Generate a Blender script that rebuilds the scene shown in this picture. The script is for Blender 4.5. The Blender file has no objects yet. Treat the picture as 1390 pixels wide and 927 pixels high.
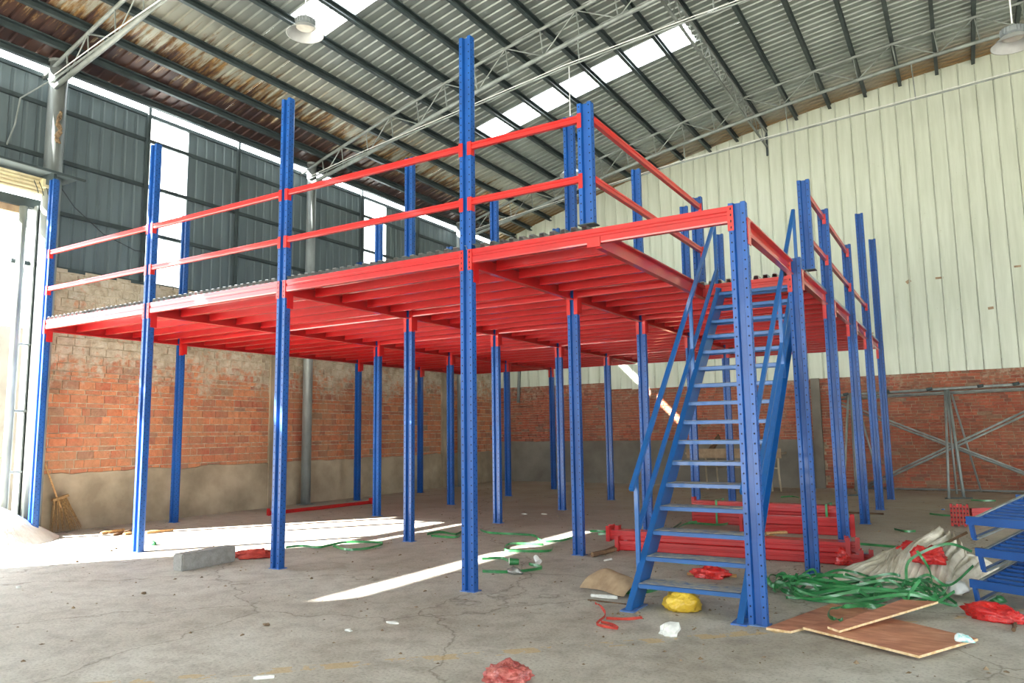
import bpy, bmesh, math, random
from mathutils import Vector, Matrix, noise as mnoise
random.seed(7)
S = bpy.context.scene
COL = S.collection

# ------------------------------------------------------------------ camera
CAM = Vector((3.7708, -5.4976, 1.3482))
FPX = 1013.4
_yaw, _pitch, _roll = math.radians(31.135), math.radians(6.981), math.radians(-0.789)
_f = Vector((-math.sin(_yaw)*math.cos(_pitch), math.cos(_yaw)*math.cos(_pitch), math.sin(_pitch)))
_r0 = Vector((math.cos(_yaw), math.sin(_yaw), 0)); _u0 = _r0.cross(_f)
_r = _r0*math.cos(_roll)+_u0*math.sin(_roll); _u = -_r0*math.sin(_roll)+_u0*math.cos(_roll)
cd = bpy.data.cameras.new('camera'); cam = bpy.data.objects.new('camera', cd); COL.objects.link(cam)
cd.sensor_width = 36; cd.lens = FPX*36/1390; cd.clip_end = 300
cam.matrix_world = Matrix(((_r.x, _u.x, -_f.x, CAM.x), (_r.y, _u.y, -_f.y, CAM.y), (_r.z, _u.z, -_f.z, CAM.z), (0, 0, 0, 1)))
S.camera = cam

# ------------------------------------------------------------------ light
SUN_DIR = Vector((1.0, 1.385, -1.0)).normalized()
wd = bpy.data.worlds.new('sky'); S.world = wd; wd.use_nodes = True
wn = wd.node_tree.nodes; wl = wd.node_tree.links
wn['Background'].inputs[0].default_value = (0.90, 0.96, 1.0, 1); wn['Background'].inputs[1].default_value = 6.0
sd = bpy.data.lights.new('sun', 'SUN'); sun = bpy.data.objects.new('sun', sd); COL.objects.link(sun)
sd.energy = 60; sd.angle = math.radians(0.55); sd.color = (1.0, 0.97, 0.92)
sun.rotation_euler = SUN_DIR.to_track_quat('-Z', 'Y').to_euler(); sun.location = (-20, -25, 22)
S.view_settings.view_transform = 'Standard'; S.view_settings.look = 'None'
S.view_settings.gamma = 1; S.view_settings.use_curve_mapping = False
S.view_settings.exposure = 0.34

# ------------------------------------------------------------------ helpers
def gp(u, v, z=0.0):
    """pixel of the 1390x927 photograph -> point on the horizontal plane z"""
    d = _f + _r*((u-695)/FPX) - _u*((v-463.5)/FPX)
    t = (z-CAM.z)/d.z
    return CAM + d*t
def lin(r, g, b): return tuple(((c/255)/12.92 if c/255 <= .04045 else ((c/255+.055)/1.055)**2.4) for c in (r, g, b))
MATS = {}
def nodes(name):
    m = bpy.data.materials.new(name); m.use_nodes = True; MATS[name] = m
    return m, m.node_tree.nodes, m.node_tree.links, m.node_tree.nodes['Principled BSDF']
def N(ns, t, **kw):
    n = ns.new(t)
    for k, v in kw.items():
        if k.startswith('i_'):
            n.inputs[int(k[2:])].default_value = v
        else: setattr(n, k, v)
    return n
def ramp(ns, stops):
    r = ns.new('ShaderNodeValToRGB'); e = r.color_ramp.elements
    while len(e) < len(stops): e.new(0.5)
    for k, (p, c) in enumerate(stops):
        e[k].position = p; e[k].color = (*c, 1) if len(c) == 3 else c
    return r
def noise(ns, ls, scale, detail=4, vec=None, rough=.55):
    n = ns.new('ShaderNodeTexNoise'); n.inputs['Scale'].default_value = scale; n.inputs['Detail'].default_value = detail
    n.inputs['Roughness'].default_value = rough
    if vec: ls.new(vec, n.inputs['Vector'])
    return n
def pos(ns, ls, scale=None):
    g = ns.new('ShaderNodeNewGeometry')
    if scale is None: return g.outputs['Position']
    m = ns.new('ShaderNodeVectorMath'); m.operation = 'MULTIPLY'; ls.new(g.outputs['Position'], m.inputs[0]); m.inputs[1].default_value = scale
    return m.outputs[0]
def mix(ns, ls, fac, a, b, mode='MIX'):
    m = ns.new('ShaderNodeMix'); m.data_type = 'RGBA'; m.blend_type = mode
    for s, v in ((0, fac), (6, a), (7, b)):
        if hasattr(v, 'is_linked'): ls.new(v, m.inputs[s])
        elif s == 0: m.inputs[0].default_value = v
        else: m.inputs[s].default_value = (*v, 1)
    return m.outputs[2]
def math_(ns, ls, op, a, b=0.0, clamp=False):
    m = ns.new('ShaderNodeMath'); m.operation = op; m.use_clamp = clamp
    for s, v in ((0, a), (1, b)):
        if hasattr(v, 'is_linked'): ls.new(v, m.inputs[s])
        else: m.inputs[s].default_value = v
    return m.outputs[0]
def bump(ns, ls, bsdf, h, strength=.3, dist=.01):
    b = ns.new('ShaderNodeBump'); b.inputs['Strength'].default_value = strength; b.inputs['Distance'].default_value = dist
    ls.new(h, b.inputs['Height']); ls.new(b.outputs[0], bsdf.inputs['Normal'])
def M(name, c1, c2=None, rough=.5, metal=0., scale=6., detail=4, bmp=0., bscale=30., stretch=None, coat=0., lo=.35, hi=.65, rvar=0., dist=.01):
    """two-tone noise material"""
    m, ns, ls, b = nodes(name)
    v = pos(ns, ls, stretch)
    c2 = c2 or tuple(x*.8 for x in c1)
    n = noise(ns, ls, scale, detail, v); r = ramp(ns, [(lo, c1), (hi, c2)]); ls.new(n.outputs[0], r.inputs[0])
    ls.new(r.outputs[0], b.inputs['Base Color'])
    b.inputs['Roughness'].default_value = rough; b.inputs['Metallic'].default_value = metal
    if coat: b.inputs['Coat Weight'].default_value = coat; b.inputs['Coat Roughness'].default_value = .07; b.inputs['Coat IOR'].default_value = 1.55
    if rvar:
        ls.new(math_(ns, ls, 'MULTIPLY_ADD', n.outputs[0], rvar), b.inputs['Roughness'])
    if bmp:
        n2 = noise(ns, ls, bscale, 4, v); bump(ns, ls, b, n2.outputs[0], bmp, dist)
    return m

class MB:
    def __init__(s): s.v = []; s.f = []; s.attr = []
    def add(s, vs, fs):
        o = len(s.v); s.v += [tuple(p) for p in vs]; s.f += [tuple(i+o for i in f) for f in fs]
    def box(s, x0, y0, z0, x1, y1, z1):
        s.add([(x0,y0,z0),(x1,y0,z0),(x1,y1,z0),(x0,y1,z0),(x0,y0,z1),(x1,y0,z1),(x1,y1,z1),(x0,y1,z1)],
              [(0,3,2,1),(4,5,6,7),(0,1,5,4),(1,2,6,5),(2,3,7,6),(3,0,4,7)]); return s
    def obox(s, p0, p1, w, h, up=(0,0,1), ext=0.):
        """box beam from p0 to p1, w across, h along 'up'"""
        p0 = Vector(p0); p1 = Vector(p1); d = (p1-p0).normalized(); p0 = p0-d*ext; p1 = p1+d*ext
        a = d.cross(Vector(up))
        if a.length < 1e-5: a = d.cross(Vector((1,0,0)))
        a.normalize(); b = a.cross(d).normalized(); vs = []
        for p in (p0, p1):
            for sa, sb in ((-1,-1),(1,-1),(1,1),(-1,1)): vs.append(p+a*(sa*w/2)+b*(sb*h/2))
        s.add(vs, [(0,1,2,3),(7,6,5,4),(0,4,5,1),(1,5,6,2),(2,6,7,3),(3,7,4,0)]); return s
    def tube(s, p0, p1, r, n=10, r1=None, cap=True):
        p0 = Vector(p0); p1 = Vector(p1); d = (p1-p0).normalized(); r1 = r if r1 is None else r1
        a = d.orthogonal().normalized(); b = d.cross(a)
        vs = [p0+(a*math.cos(2*math.pi*k/n)+b*math.sin(2*math.pi*k/n))*r for k in range(n)]
        vs += [p1+(a*math.cos(2*math.pi*k/n)+b*math.sin(2*math.pi*k/n))*r1 for k in range(n)]
        fs = [(k, (k+1) % n, n+(k+1) % n, n+k) for k in range(n)]
        if cap: fs += [tuple(range(n-1, -1, -1)), tuple(range(n, 2*n))]
        s.add(vs, fs); return s
    def path(s, pts, r, n=6):
        pts = [Vector(p) for p in pts]; o = len(s.v); a = None
        for k, p in enumerate(pts):
            d = (pts[min(k+1, len(pts)-1)]-pts[max(k-1, 0)]).normalized()
            if a is None: a = d.orthogonal().normalized()
            a = (a-d*a.dot(d)).normalized(); b = d.cross(a)
            rr = r[k] if isinstance(r, (list, tuple)) else r
            s.v += [tuple(p+(a*math.cos(2*math.pi*j/n)+b*math.sin(2*math.pi*j/n))*rr) for j in range(n)]
        for k in range(len(pts)-1):
            for j in range(n): s.f.append((o+k*n+j, o+k*n+(j+1) % n, o+(k+1)*n+(j+1) % n, o+(k+1)*n+j))
        s.f.append(tuple(o+j for j in range(n-1, -1, -1))); s.f.append(tuple(o+(len(pts)-1)*n+j for j in range(n))); return s
    def ribbon(s, pts, w, t, ups):
        """flat strap along pts; ups = direction of the strap's width at each point"""
        pts = [Vector(p) for p in pts]; o = len(s.v)
        for k, p in enumerate(pts):
            d = (pts[min(k+1, len(pts)-1)]-pts[max(k-1, 0)]).normalized()
            a = Vector(ups[k]); a = (a-d*a.dot(d)).normalized(); b = d.cross(a)
            for sa, sb in ((-1,-1),(1,-1),(1,1),(-1,1)): s.v.append(tuple(p+a*(sa*w/2)+b*(sb*t/2)))
        for k in range(len(pts)-1):
            for j in range(4): s.f.append((o+4*k+j, o+4*k+(j+1) % 4, o+4*k+4+(j+1) % 4, o+4*k+4+j))
        e = o+4*(len(pts)-1); s.f.append((o+3, o+2, o+1, o)); s.f.append((e, e+1, e+2, e+3)); return s
    def lathe(s, prof, n=24, c=(0,0,0)):
        o = len(s.v)
        for r, z in prof:
            for k in range(n): s.v.append((c[0]+r*math.cos(2*math.pi*k/n), c[1]+r*math.sin(2*math.pi*k/n), c[2]+z))
        for j in range(len(prof)-1):
            for k in range(n): s.f.append((o+j*n+k, o+j*n+(k+1) % n, o+(j+1)*n+(k+1) % n, o+(j+1)*n+k))
        return s
    def prism(s, poly, axis, a0, a1):
        """extrude a closed 2-D polygon along an axis ('x','y','z'); poly = the other two coordinates in order"""
        n = len(poly)
        def mk(p, a): return {'x': (a, p[0], p[1]), 'y': (p[0], a, p[1]), 'z': (p[0], p[1], a)}[axis]
        s.add([mk(p, a0) for p in poly]+[mk(p, a1) for p in poly],
              [(k, (k+1) % n, n+(k+1) % n, n+k) for k in range(n)]+[tuple(range(n-1, -1, -1)), tuple(range(n, 2*n))]); return s
    def strip(s, prof, axis, a0, a1, t, dirv=(0,1)):
        """open 2-D profile given thickness t along dirv and extruded"""
        back = [(p[0]+dirv[0]*t, p[1]+dirv[1]*t) for p in prof]; n = len(prof)
        def mk(p, a): return {'x': (a, p[0], p[1]), 'y': (p[0], a, p[1]), 'z': (p[0], p[1], a)}[axis]
        vs = [mk(p, a0) for p in prof]+[mk(p, a1) for p in prof]+[mk(p, a0) for p in back]+[mk(p, a1) for p in back]
        fs = []
        for k in range(n-1):
            fs += [(k, k+1, n+k+1, n+k), (2*n+k, 3*n+k, 3*n+k+1, 2*n+k+1), (k, 2*n+k, 2*n+k+1, k+1), (n+k, n+k+1, 3*n+k+1, 3*n+k)]
        fs += [(0, n, 3*n, 2*n), (n-1, 3*n-1, 4*n-1, 2*n-1)]
        s.add(vs, fs); return s
    def mesh(s, name, mat, smooth=False):
        me = bpy.data.meshes.new(name); me.from_pydata(s.v, [], s.f)
        bm = bmesh.new(); bm.from_mesh(me); bmesh.ops.recalc_face_normals(bm, faces=bm.faces); bm.to_mesh(me); bm.free()
        if mat is not None: me.materials.append(MATS[mat])
        if smooth:
            for p in me.polygons: p.use_smooth = True
        return me
WORLD = {}
def link(name, me, parent=None, loc=(0,0,0), rot=None, scale=None):
    o = bpy.data.objects.new(name, me); COL.objects.link(o)
    o.location = loc
    if rot: o.rotation_euler = rot
    if scale: o.scale = scale
    if parent is not None:
        o.parent = parent; o.matrix_parent_inverse = WORLD[parent.name].inverted()
    WORLD[o.name] = Matrix.LocRotScale(Vector(loc), o.rotation_euler, Vector(scale) if scale else None)
    return o
def tag(o, label=None, cat=None, group=None, kind=None):
    if label: o['label'] = label
    if cat: o['category'] = cat
    if group: o['group'] = group
    if kind: o['kind'] = kind
    return o
def thing(name, label, cat, loc=(0,0,0), group=None, kind=None):
    return tag(link(name, None, None, loc), label, cat, group, kind)
def struct(name, label, loc=(0,0,0), cat='structure'):
    return tag(link(name, None, None, loc), label, cat, None, 'structure')
def part(name, mb, mat, parent, smooth=False, label=None):
    """mesh given in world coordinates; origin moved to its box centre"""
    xs = list(zip(*mb.v)); c = Vector([(min(a)+max(a))/2 for a in xs])
    mb.v = [(x-c.x, y-c.y, z-c.z) for x, y, z in mb.v]
    o = link(name, mb.mesh(name, mat, smooth), parent, c)
    if label: o['label'] = label
    return o
def single(name, mb, mat, label, cat, group=None, smooth=False, kind=None):
    xs = list(zip(*mb.v)); c = Vector([(min(a)+max(a))/2 for a in xs]); c.z = min(xs[2])
    mb.v = [(x-c.x, y-c.y, z-c.z) for x, y, z in mb.v]
    return tag(link(name, mb.mesh(name, mat, smooth), None, c), label, cat, group, kind)
def roofz(x): return 8.74+.159*x-.00933*x*x

# ------------------------------------------------------------------ materials
def mat_floor():
    m, ns, ls, b = nodes('concrete_floor'); p = pos(ns, ls)
    n1 = noise(ns, ls, .55, 6, p, .6); n2 = noise(ns, ls, 5, 6, p, .65); n3 = noise(ns, ls, 45, 4, p, .6)
    r1 = ramp(ns, [(.32, lin(206,203,194)), (.5, lin(190,185,174)), (.68, lin(168,160,146))]); ls.new(n1.outputs[0], r1.inputs[0])
    r2 = ramp(ns, [(.3, (.55,.52,.48)), (.55, (1,1,1))]); ls.new(n2.outputs[0], r2.inputs[0])
    c = mix(ns, ls, .75, r1.outputs[0], r2.outputs[0], 'MULTIPLY')
    r3 = ramp(ns, [(.36, (.42,.40,.37)), (.5, (1,1,1))]); ls.new(n3.outputs[0], r3.inputs[0])
    c = mix(ns, ls, .4, c, r3.outputs[0], 'MULTIPLY')
    # brownish dust near the back
    sx = ns.new('ShaderNodeSeparateXYZ'); ls.new(p, sx.inputs[0])
    dust = math_(ns, ls, 'MULTIPLY', math_(ns, ls, 'SUBTRACT', sx.outputs[1], .5), .12, True)
    dn = math_(ns, ls, 'MULTIPLY', dust, n2.outputs[0], True)
    c = mix(ns, ls, dn, c, lin(150,122,92))
    # hairline cracks
    vo = ns.new('ShaderNodeTexVoronoi'); vo.feature = 'DISTANCE_TO_EDGE'; vo.inputs['Scale'].default_value = .42
    nd = noise(ns, ls, 1.3, 5, p); ad = ns.new('ShaderNodeVectorMath'); ad.operation = 'MULTIPLY_ADD'
    ls.new(nd.outputs[1], ad.inputs[0]); ad.inputs[1].default_value = (.9,.9,.9); ls.new(p, ad.inputs[2]); ls.new(ad.outputs[0], vo.inputs['Vector'])
    cr = ramp(ns, [(0, (.45,.42,.38)), (.006, (1,1,1))]); ls.new(vo.outputs[0], cr.inputs[0])
    c = mix(ns, ls, .8, c, cr.outputs[0], 'MULTIPLY')
    # worn ochre floor line
    a = gp(540, 897); e = gp(905, 868); d = (e-a).normalized(); nx, ny = -d.y, d.x; k = a.x*nx+a.y*ny
    dd = math_(ns, ls, 'ABSOLUTE', math_(ns, ls, 'SUBTRACT', math_(ns, ls, 'ADD', math_(ns, ls, 'MULTIPLY', sx.outputs[0], nx), math_(ns, ls, 'MULTIPLY', sx.outputs[1], ny)), k))
    ln = math_(ns, ls, 'MULTIPLY', math_(ns, ls, 'LESS_THAN', dd, .055), math_(ns, ls, 'GREATER_THAN', n2.outputs[0], .52))
    c = mix(ns, ls, math_(ns, ls, 'MULTIPLY', ln, .5), c, lin(196,160,84))
    ls.new(c, b.inputs['Base Color'])
    rr = ramp(ns, [(.3, (.55,.55,.55)), (.7, (.9,.9,.9))]); ls.new(n2.outputs[0], rr.inputs[0]); ls.new(rr.outputs[0], b.inputs['Roughness'])
    h = math_(ns, ls, 'ADD', math_(ns, ls, 'MULTIPLY', n2.outputs[0], .6), math_(ns, ls, 'MULTIPLY', n3.outputs[0], .35)); bump(ns, ls, b, h, .5, .02)
mat_floor()
def mat_brick(name, warm, whiten_z, dark=1.0):
    m, ns, ls, b = nodes(name); p = pos(ns, ls)
    at = ns.new('ShaderNodeAttribute'); at.attribute_name = 'rnd'; oi = ns.new('ShaderNodeObjectInfo')
    f = math_(ns, ls, 'FRACT', math_(ns, ls, 'ADD', at.outputs['Fac'], oi.outputs['Random']))
    r = ramp(ns, [(0, lin(*[x*dark for x in warm[0]])), (.35, lin(*[x*dark for x in warm[1]])), (.7, lin(*[x*dark for x in warm[2]])), (.93, lin(*[x*dark for x in warm[3]])), (1, lin(*[x*dark for x in warm[4]]))]); ls.new(f, r.inputs[0])
    n1 = noise(ns, ls, 14, 6, p, .65); g = ramp(ns, [(.3, (.6,.58,.55)), (.6, (1.05,1.05,1.05))]); ls.new(n1.outputs[0], g.inputs[0])
    c = mix(ns, ls, .7, r.outputs[0], g.outputs[0], 'MULTIPLY')
    nt = noise(ns, ls, 2.6, 6, p, .65); tr = ramp(ns, [(.38, (.0,)*3), (.66, (.75,)*3)]); ls.new(nt.outputs[0], tr.inputs[0])
    c = mix(ns, ls, tr.outputs[0], c, lin(172,134,102) if dark == 1.0 and warm[0][0] > 180 else lin(150,104,80))
    # lime bloom, stronger near the top of the wall
    sx = ns.new('ShaderNodeSeparateXYZ'); ls.new(p, sx.inputs[0])
    n2 = noise(ns, ls, 1.7, 6, p, .7); n3 = noise(ns, ls, 11, 4, p, .6)
    w = math_(ns, ls, 'MULTIPLY', math_(ns, ls, 'SUBTRACT', sx.outputs[2], whiten_z[0]), 1/(whiten_z[1]-whiten_z[0]), True)
    w = math_(ns, ls, 'ADD', w, math_(ns, ls, 'MULTIPLY', math_(ns, ls, 'SUBTRACT', n2.outputs[0], .5), 1.7))
    w = math_(ns, ls, 'ADD', w, math_(ns, ls, 'MULTIPLY', math_(ns, ls, 'SUBTRACT', n3.outputs[0], .5), 1.5))
    wr = ramp(ns, [(.34, (0,0,0)), (.75, (1,1,1))]); ls.new(w, wr.inputs[0])
    n6 = noise(ns, ls, 5, 6, p, .6); lr = ramp(ns, [(.3, lin(146,132,110)), (.48, lin(184,173,151)), (.68, lin(206,198,179))]); ls.new(n6.outputs[0], lr.inputs[0])
    c = mix(ns, ls, math_(ns, ls, 'MULTIPLY', wr.outputs[0], whiten_z[2]), c, lr.outputs[0])
    ls.new(c, b.inputs['Base Color']); b.inputs['Roughness'].default_value = .9
    bump(ns, ls, b, n1.outputs[0], .9, .03)
mat_brick('brick_warm', [(200,116,78),(216,142,100),(190,108,80),(168,104,82),(150,128,108)], (1.75, 3.0, .9))
mat_brick('brick_dark', [(160,78,56),(180,98,72),(150,78,62),(128,80,66),(146,126,106)], (1.9, 3.4, .6))
M('mortar', lin(206,192,166), lin(150,136,112), .95, scale=9, bmp=.6, bscale=40)
M('mortar_dark', lin(178,158,132), lin(110,92,74), .95, scale=9, bmp=.6, bscale=40)
M('cement_render', lin(182,166,140), lin(140,126,104), .9, scale=1.6, detail=8, bmp=.35, bscale=12)
M('cement_grey', lin(128,122,110), lin(104,97,86), .9, scale=1.3, detail=8, bmp=.35, bscale=12)
M('wall_sheet', lin(100,114,118), lin(86,98,102), .5, .1, scale=1.5, stretch=(3,3,.35), lo=.3, hi=.7)
def mat_cream():
    m, ns, ls, b = nodes('cream_sheet'); v = pos(ns, ls, (6,1,.45))
    n = noise(ns, ls, 1.4, 6, v, .6); r = ramp(ns, [(.3, lin(212,218,202)), (.72, lin(190,197,178))]); ls.new(n.outputs[0], r.inputs[0])
    n2 = noise(ns, ls, 26, 2, pos(ns, ls)); r2 = ramp(ns, [(.2, (.5,.45,.36)), (.245, (1,1,1))]); ls.new(n2.outputs[0], r2.inputs[0])
    c = mix(ns, ls, 1, r.outputs[0], r2.outputs[0], 'MULTIPLY'); ls.new(c, b.inputs['Base Color']); b.inputs['Roughness'].default_value = .42
mat_cream()
def mat_roof():
    m, ns, ls, b = nodes('roof_sheet'); p = pos(ns, ls); sx = ns.new('ShaderNodeSeparateXYZ'); ls.new(p, sx.inputs[0])
    n0 = noise(ns, ls, .8, 5, p); base = ramp(ns, [(.3, lin(142,149,145)), (.7, lin(114,121,117))]); ls.new(n0.outputs[0], base.inputs[0])
    st = noise(ns, ls, 1.0, 6, pos(ns, ls, (1.6, 10, 1)), .7); n5 = noise(ns, ls, 2.4, 5, p, .6)
    # pale weathered zone with ochre run marks, then dark rust right at the eave
    jit = math_(ns, ls, 'MULTIPLY', math_(ns, ls, 'SUBTRACT', st.outputs[0], .5), 2.4)
    z1 = math_(ns, ls, 'MULTIPLY', math_(ns, ls, 'SUBTRACT', -4.9, sx.outputs[0]), .9, True)
    c = mix(ns, ls, math_(ns, ls, 'MULTIPLY', z1, .6), base.outputs[0], lin(178,174,154))
    k1 = ramp(ns, [(.45, (0,0,0)), (.75, (1,1,1))]); ls.new(math_(ns, ls, 'ADD', math_(ns, ls, 'MULTIPLY', math_(ns, ls, 'SUBTRACT', -5.25, sx.outputs[0]), .55), jit), k1.inputs[0])
    och = ramp(ns, [(.35, lin(150,116,66)), (.65, lin(104,76,48))]); ls.new(n5.outputs[0], och.inputs[0])
    c = mix(ns, ls, k1.outputs[0], c, och.outputs[0])
    k2 = ramp(ns, [(.4, (0,0,0)), (.62, (1,1,1))]); ls.new(math_(ns, ls, 'ADD', math_(ns, ls, 'MULTIPLY', math_(ns, ls, 'SUBTRACT', -6.05, sx.outputs[0]), .8), jit), k2.inputs[0])
    drk = ramp(ns, [(.35, lin(84,60,50)), (.65, lin(62,50,52))]); ls.new(n5.outputs[0], drk.inputs[0])
    c = mix(ns, ls, k2.outputs[0], c, drk.outputs[0])
    # ochre staining where the sheets meet the gable wall
    g = math_(ns, ls, 'MULTIPLY', math_(ns, ls, 'SUBTRACT', sx.outputs[1], 11.4), .7, True)
    g = math_(ns, ls, 'MULTIPLY', g, math_(ns, ls, 'MULTIPLY', n0.outputs[0], 1.7), True)
    c = mix(ns, ls, g, c, lin(128,98,54))
    ls.new(c, b.inputs['Base Color']); b.inputs['Roughness'].default_value = .38; b.inputs['Metallic'].default_value = .35
mat_roof()
M('purlin_paint', lin(64,76,77), lin(50,60,62), .55, .2, scale=3)
M('galvanised', lin(160,167,165), lin(126,133,131), .45, .35, scale=5, stretch=(1,1,.3))
M('truss_paint', lin(146,153,150), lin(116,122,118), .5, .2, scale=4)
M('post_paint', lin(206,210,206), lin(166,170,166), .45, .1, scale=3)
M('deck_steel', lin(190,192,192), lin(160,164,164), .28, .75, scale=4)
M('blue_paint', lin(8,78,152), lin(8,67,134), .46, scale=3, coat=.1, bmp=.05, bscale=60)
M('blue_dusty', lin(96,124,168), lin(30,92,178), .6, scale=14, detail=6, lo=.4, hi=.62)
M('blue_stair', lin(14,86,154), lin(24,84,142), .42, scale=9, detail=6, coat=.2)
M('red_paint', lin(180,22,24), lin(166,17,20), .38, scale=3, coat=.75)
M('red_bright', lin(190,32,27), lin(176,24,23), .4, scale=4, coat=.55)
M('hole_black', (.004,.005,.008), rough=.9)
M('tread_dust', lin(176,172,160), lin(90,120,165), .75, scale=16, detail=6, lo=.42, hi=.7)
M('wood', lin(206,164,110), lin(170,124,78), .75, scale=9, stretch=(1,6,6))
M('wood_dark', lin(120,92,66), lin(86,66,48), .85, scale=9)
def mat_ply():
    m, ns, ls, b = nodes('plywood'); v = pos(ns, ls, (2.2,7,1)); n = noise(ns, ls, 2.0, 8, v, .68); n2 = noise(ns, ls, 1.6, 4, pos(ns, ls))
    r = ramp(ns, [(.3, lin(220,164,134)), (.5, lin(194,130,100)), (.68, lin(160,98,76))]); ls.new(n.outputs[0], r.inputs[0])
    r2 = ramp(ns, [(.35, (1.1,1.05,1)), (.7, (.72,.68,.66))]); ls.new(n2.outputs[0], r2.inputs[0])
    ls.new(mix(ns, ls, .7, r.outputs[0], r2.outputs[0], 'MULTIPLY'), b.inputs['Base Color']); b.inputs['Roughness'].default_value = .5
mat_ply()
M('ply_edge', lin(228,204,164), lin(196,160,112), .8, scale=30)
M('sack_cloth', lin(232,226,212), lin(200,190,170), .85, scale=7, detail=7, bmp=.5, bscale=50)
M('strap_green', lin(64,142,82), lin(36,104,58), .3, scale=8, coat=.3)
M('strap_wall', lin(40,46,50), rough=.6)
M('plastic_red', lin(226,42,36), lin(190,20,24), .32, scale=14, coat=.4, bmp=.7, bscale=35, dist=.03)
M('plastic_pink', lin(206,120,110), lin(160,56,50), .4, scale=20, coat=.4, bmp=.7, bscale=40, dist=.03)
M('plastic_yellow', lin(226,192,62), lin(196,156,38), .4, scale=9, coat=.2, bmp=.6, bscale=26, dist=.03)
M('cloth_red', lin(190,70,56), lin(156,48,40), .85, scale=10, bmp=.6, bscale=30, dist=.03)
M('paper_white', lin(232,232,226), lin(200,202,198), .7, scale=20, bmp=.5, bscale=40)
M('plastic_white', lin(236,236,232), lin(212,214,212), .4, scale=10)
M('packet_teal', lin(150,214,216), lin(226,236,236), .4, scale=26, lo=.45, hi=.55)
M('cardboard', lin(176,152,122), lin(146,122,96), .85, scale=8)
M('concrete_block', lin(150,148,144), lin(132,130,126), .9, scale=18, detail=8, bmp=.5, bscale=60)
M('dirt', lin(96,78,60), lin(150,130,104), .95, scale=20)
M('sand_pale', lin(236,231,220), lin(214,207,192), .95, scale=4, detail=8, bmp=.6, bscale=18, dist=.03)
M('straw', lin(168,134,88), lin(120,92,56), .9, scale=30)
M('leaf_green', lin(80,132,50), lin(44,92,34), .6, scale=12)
M('lamp_shell', lin(196,198,196), lin(176,178,176), .4, .3, scale=5)
M('lamp_grey', lin(140,146,148), lin(120,126,130), .45, .4, scale=5)
M('lamp_lens', lin(236,232,220), rough=.25)
M('shutter_cream', lin(226,214,174), lin(196,182,142), .45, scale=4)
M('tin_dull', lin(150,150,146), lin(120,120,116), .35, .6, scale=20)
M('outside_wall', lin(112,111,107), lin(88,87,84), .9, scale=1.2, detail=8)
M('rust_coil', lin(150,128,100), lin(96,76,56), .85, scale=24)
def mat_transl(name, col, tr=.85):
    m, ns, ls, b = nodes(name); t = ns.new('ShaderNodeBsdfTranslucent'); mx = ns.new('ShaderNodeMixShader')
    n = noise(ns, ls, 2.0, 4, pos(ns, ls)); r = ramp(ns, [(.3, col), (.75, tuple(c*.86 for c in col))]); ls.new(n.outputs[0], r.inputs[0])
    ls.new(r.outputs[0], t.inputs[0]); ls.new(r.outputs[0], b.inputs['Base Color']); b.inputs['Roughness'].default_value = .4
    mx.inputs[0].default_value = tr; ls.new(b.outputs[0], mx.inputs[1]); ls.new(t.outputs[0], mx.inputs[2]); ls.new(mx.outputs[0], ns['Material Output'].inputs[0])
mat_transl('fibreglass', (.9,.93,.93))

# ------------------------------------------------------------------ setting: floor and outside ground
WX, BY = -7.75, 12.9
def grid_plane(x0, x1, y0, y1, nx, ny, hf):
    mb = MB()
    for j in range(ny+1):
        for i in range(nx+1):
            x = x0+(x1-x0)*i/nx; y = y0+(y1-y0)*j/ny; mb.v.append((x, y, hf(x, y)))
    for j in range(ny):
        for i in range(nx): a = j*(nx+1)+i; mb.f.append((a, a+1, a+nx+2, a+nx+1))
    return mb
fl = MB(); fl.box(-7.9, -14, -.2, 16, BY+.2, 0)
tag(single('floor', fl, 'concrete_floor', 'worn grey concrete warehouse floor with cracks and dust', 'floor', kind='structure'))
ground = MB(); ground.box(-45, -45, -.2, -7.9, 45, -.01); ground.box(-7.9, -45, -.2, 45, -14, -.01); ground.box(16, -14, -.2, 45, 45, -.01)
single('ground_outside', ground, 'sand_pale', 'pale dusty ground outside the doorway', 'ground', kind='structure')

# ------------------------------------------------------------------ setting: brick laying
BRICK_ME = {}
def unit_brick(mat):
    if mat not in BRICK_ME:
        mb = MB(); mb.box(-.5,-.5,-.5,.5,.5,.5); me = mb.mesh('brick', mat); BRICK_ME[mat] = me
    return BRICK_ME[mat]
def lay(wall, bricks, mat, keep=300):
    """bricks: list of (centre, size, priority) ; the largest ones become parts, the rest one 'stuff' part"""
    bricks.sort(key=lambda b: -b[2])
    for c, s, _ in bricks[:keep]: link('brick', unit_brick(mat), wall, c, scale=s)
    mb = MB(); rnd = []
    for c, s, _ in bricks[keep:]:
        x, y, z = c; a, b_, d = (q/2 for q in s); mb.box(x-a, y-b_, z-d, x+a, y+b_, z+d); r = random.random(); rnd += [r]*8
    me = mb.mesh('brickwork', None); me.materials.append(MATS[mat])
    at = me.attributes.new('rnd', 'FLOAT', 'POINT')
    for k, v in enumerate(rnd): at.data[k].value = v
    o = link('brickwork', me, wall); o['kind'] = 'stuff'
def screen_size(p, s):
    d = Vector(p)-CAM; z = d.dot(_f)
    if z < .5: return 0
    u = 695+FPX*d.dot(_r)/z; v = 463.5-FPX*d.dot(_u)/z
    return (s/z) if (-5 < u < 1395 and -5 < v < 932) else s/z*.01

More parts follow.
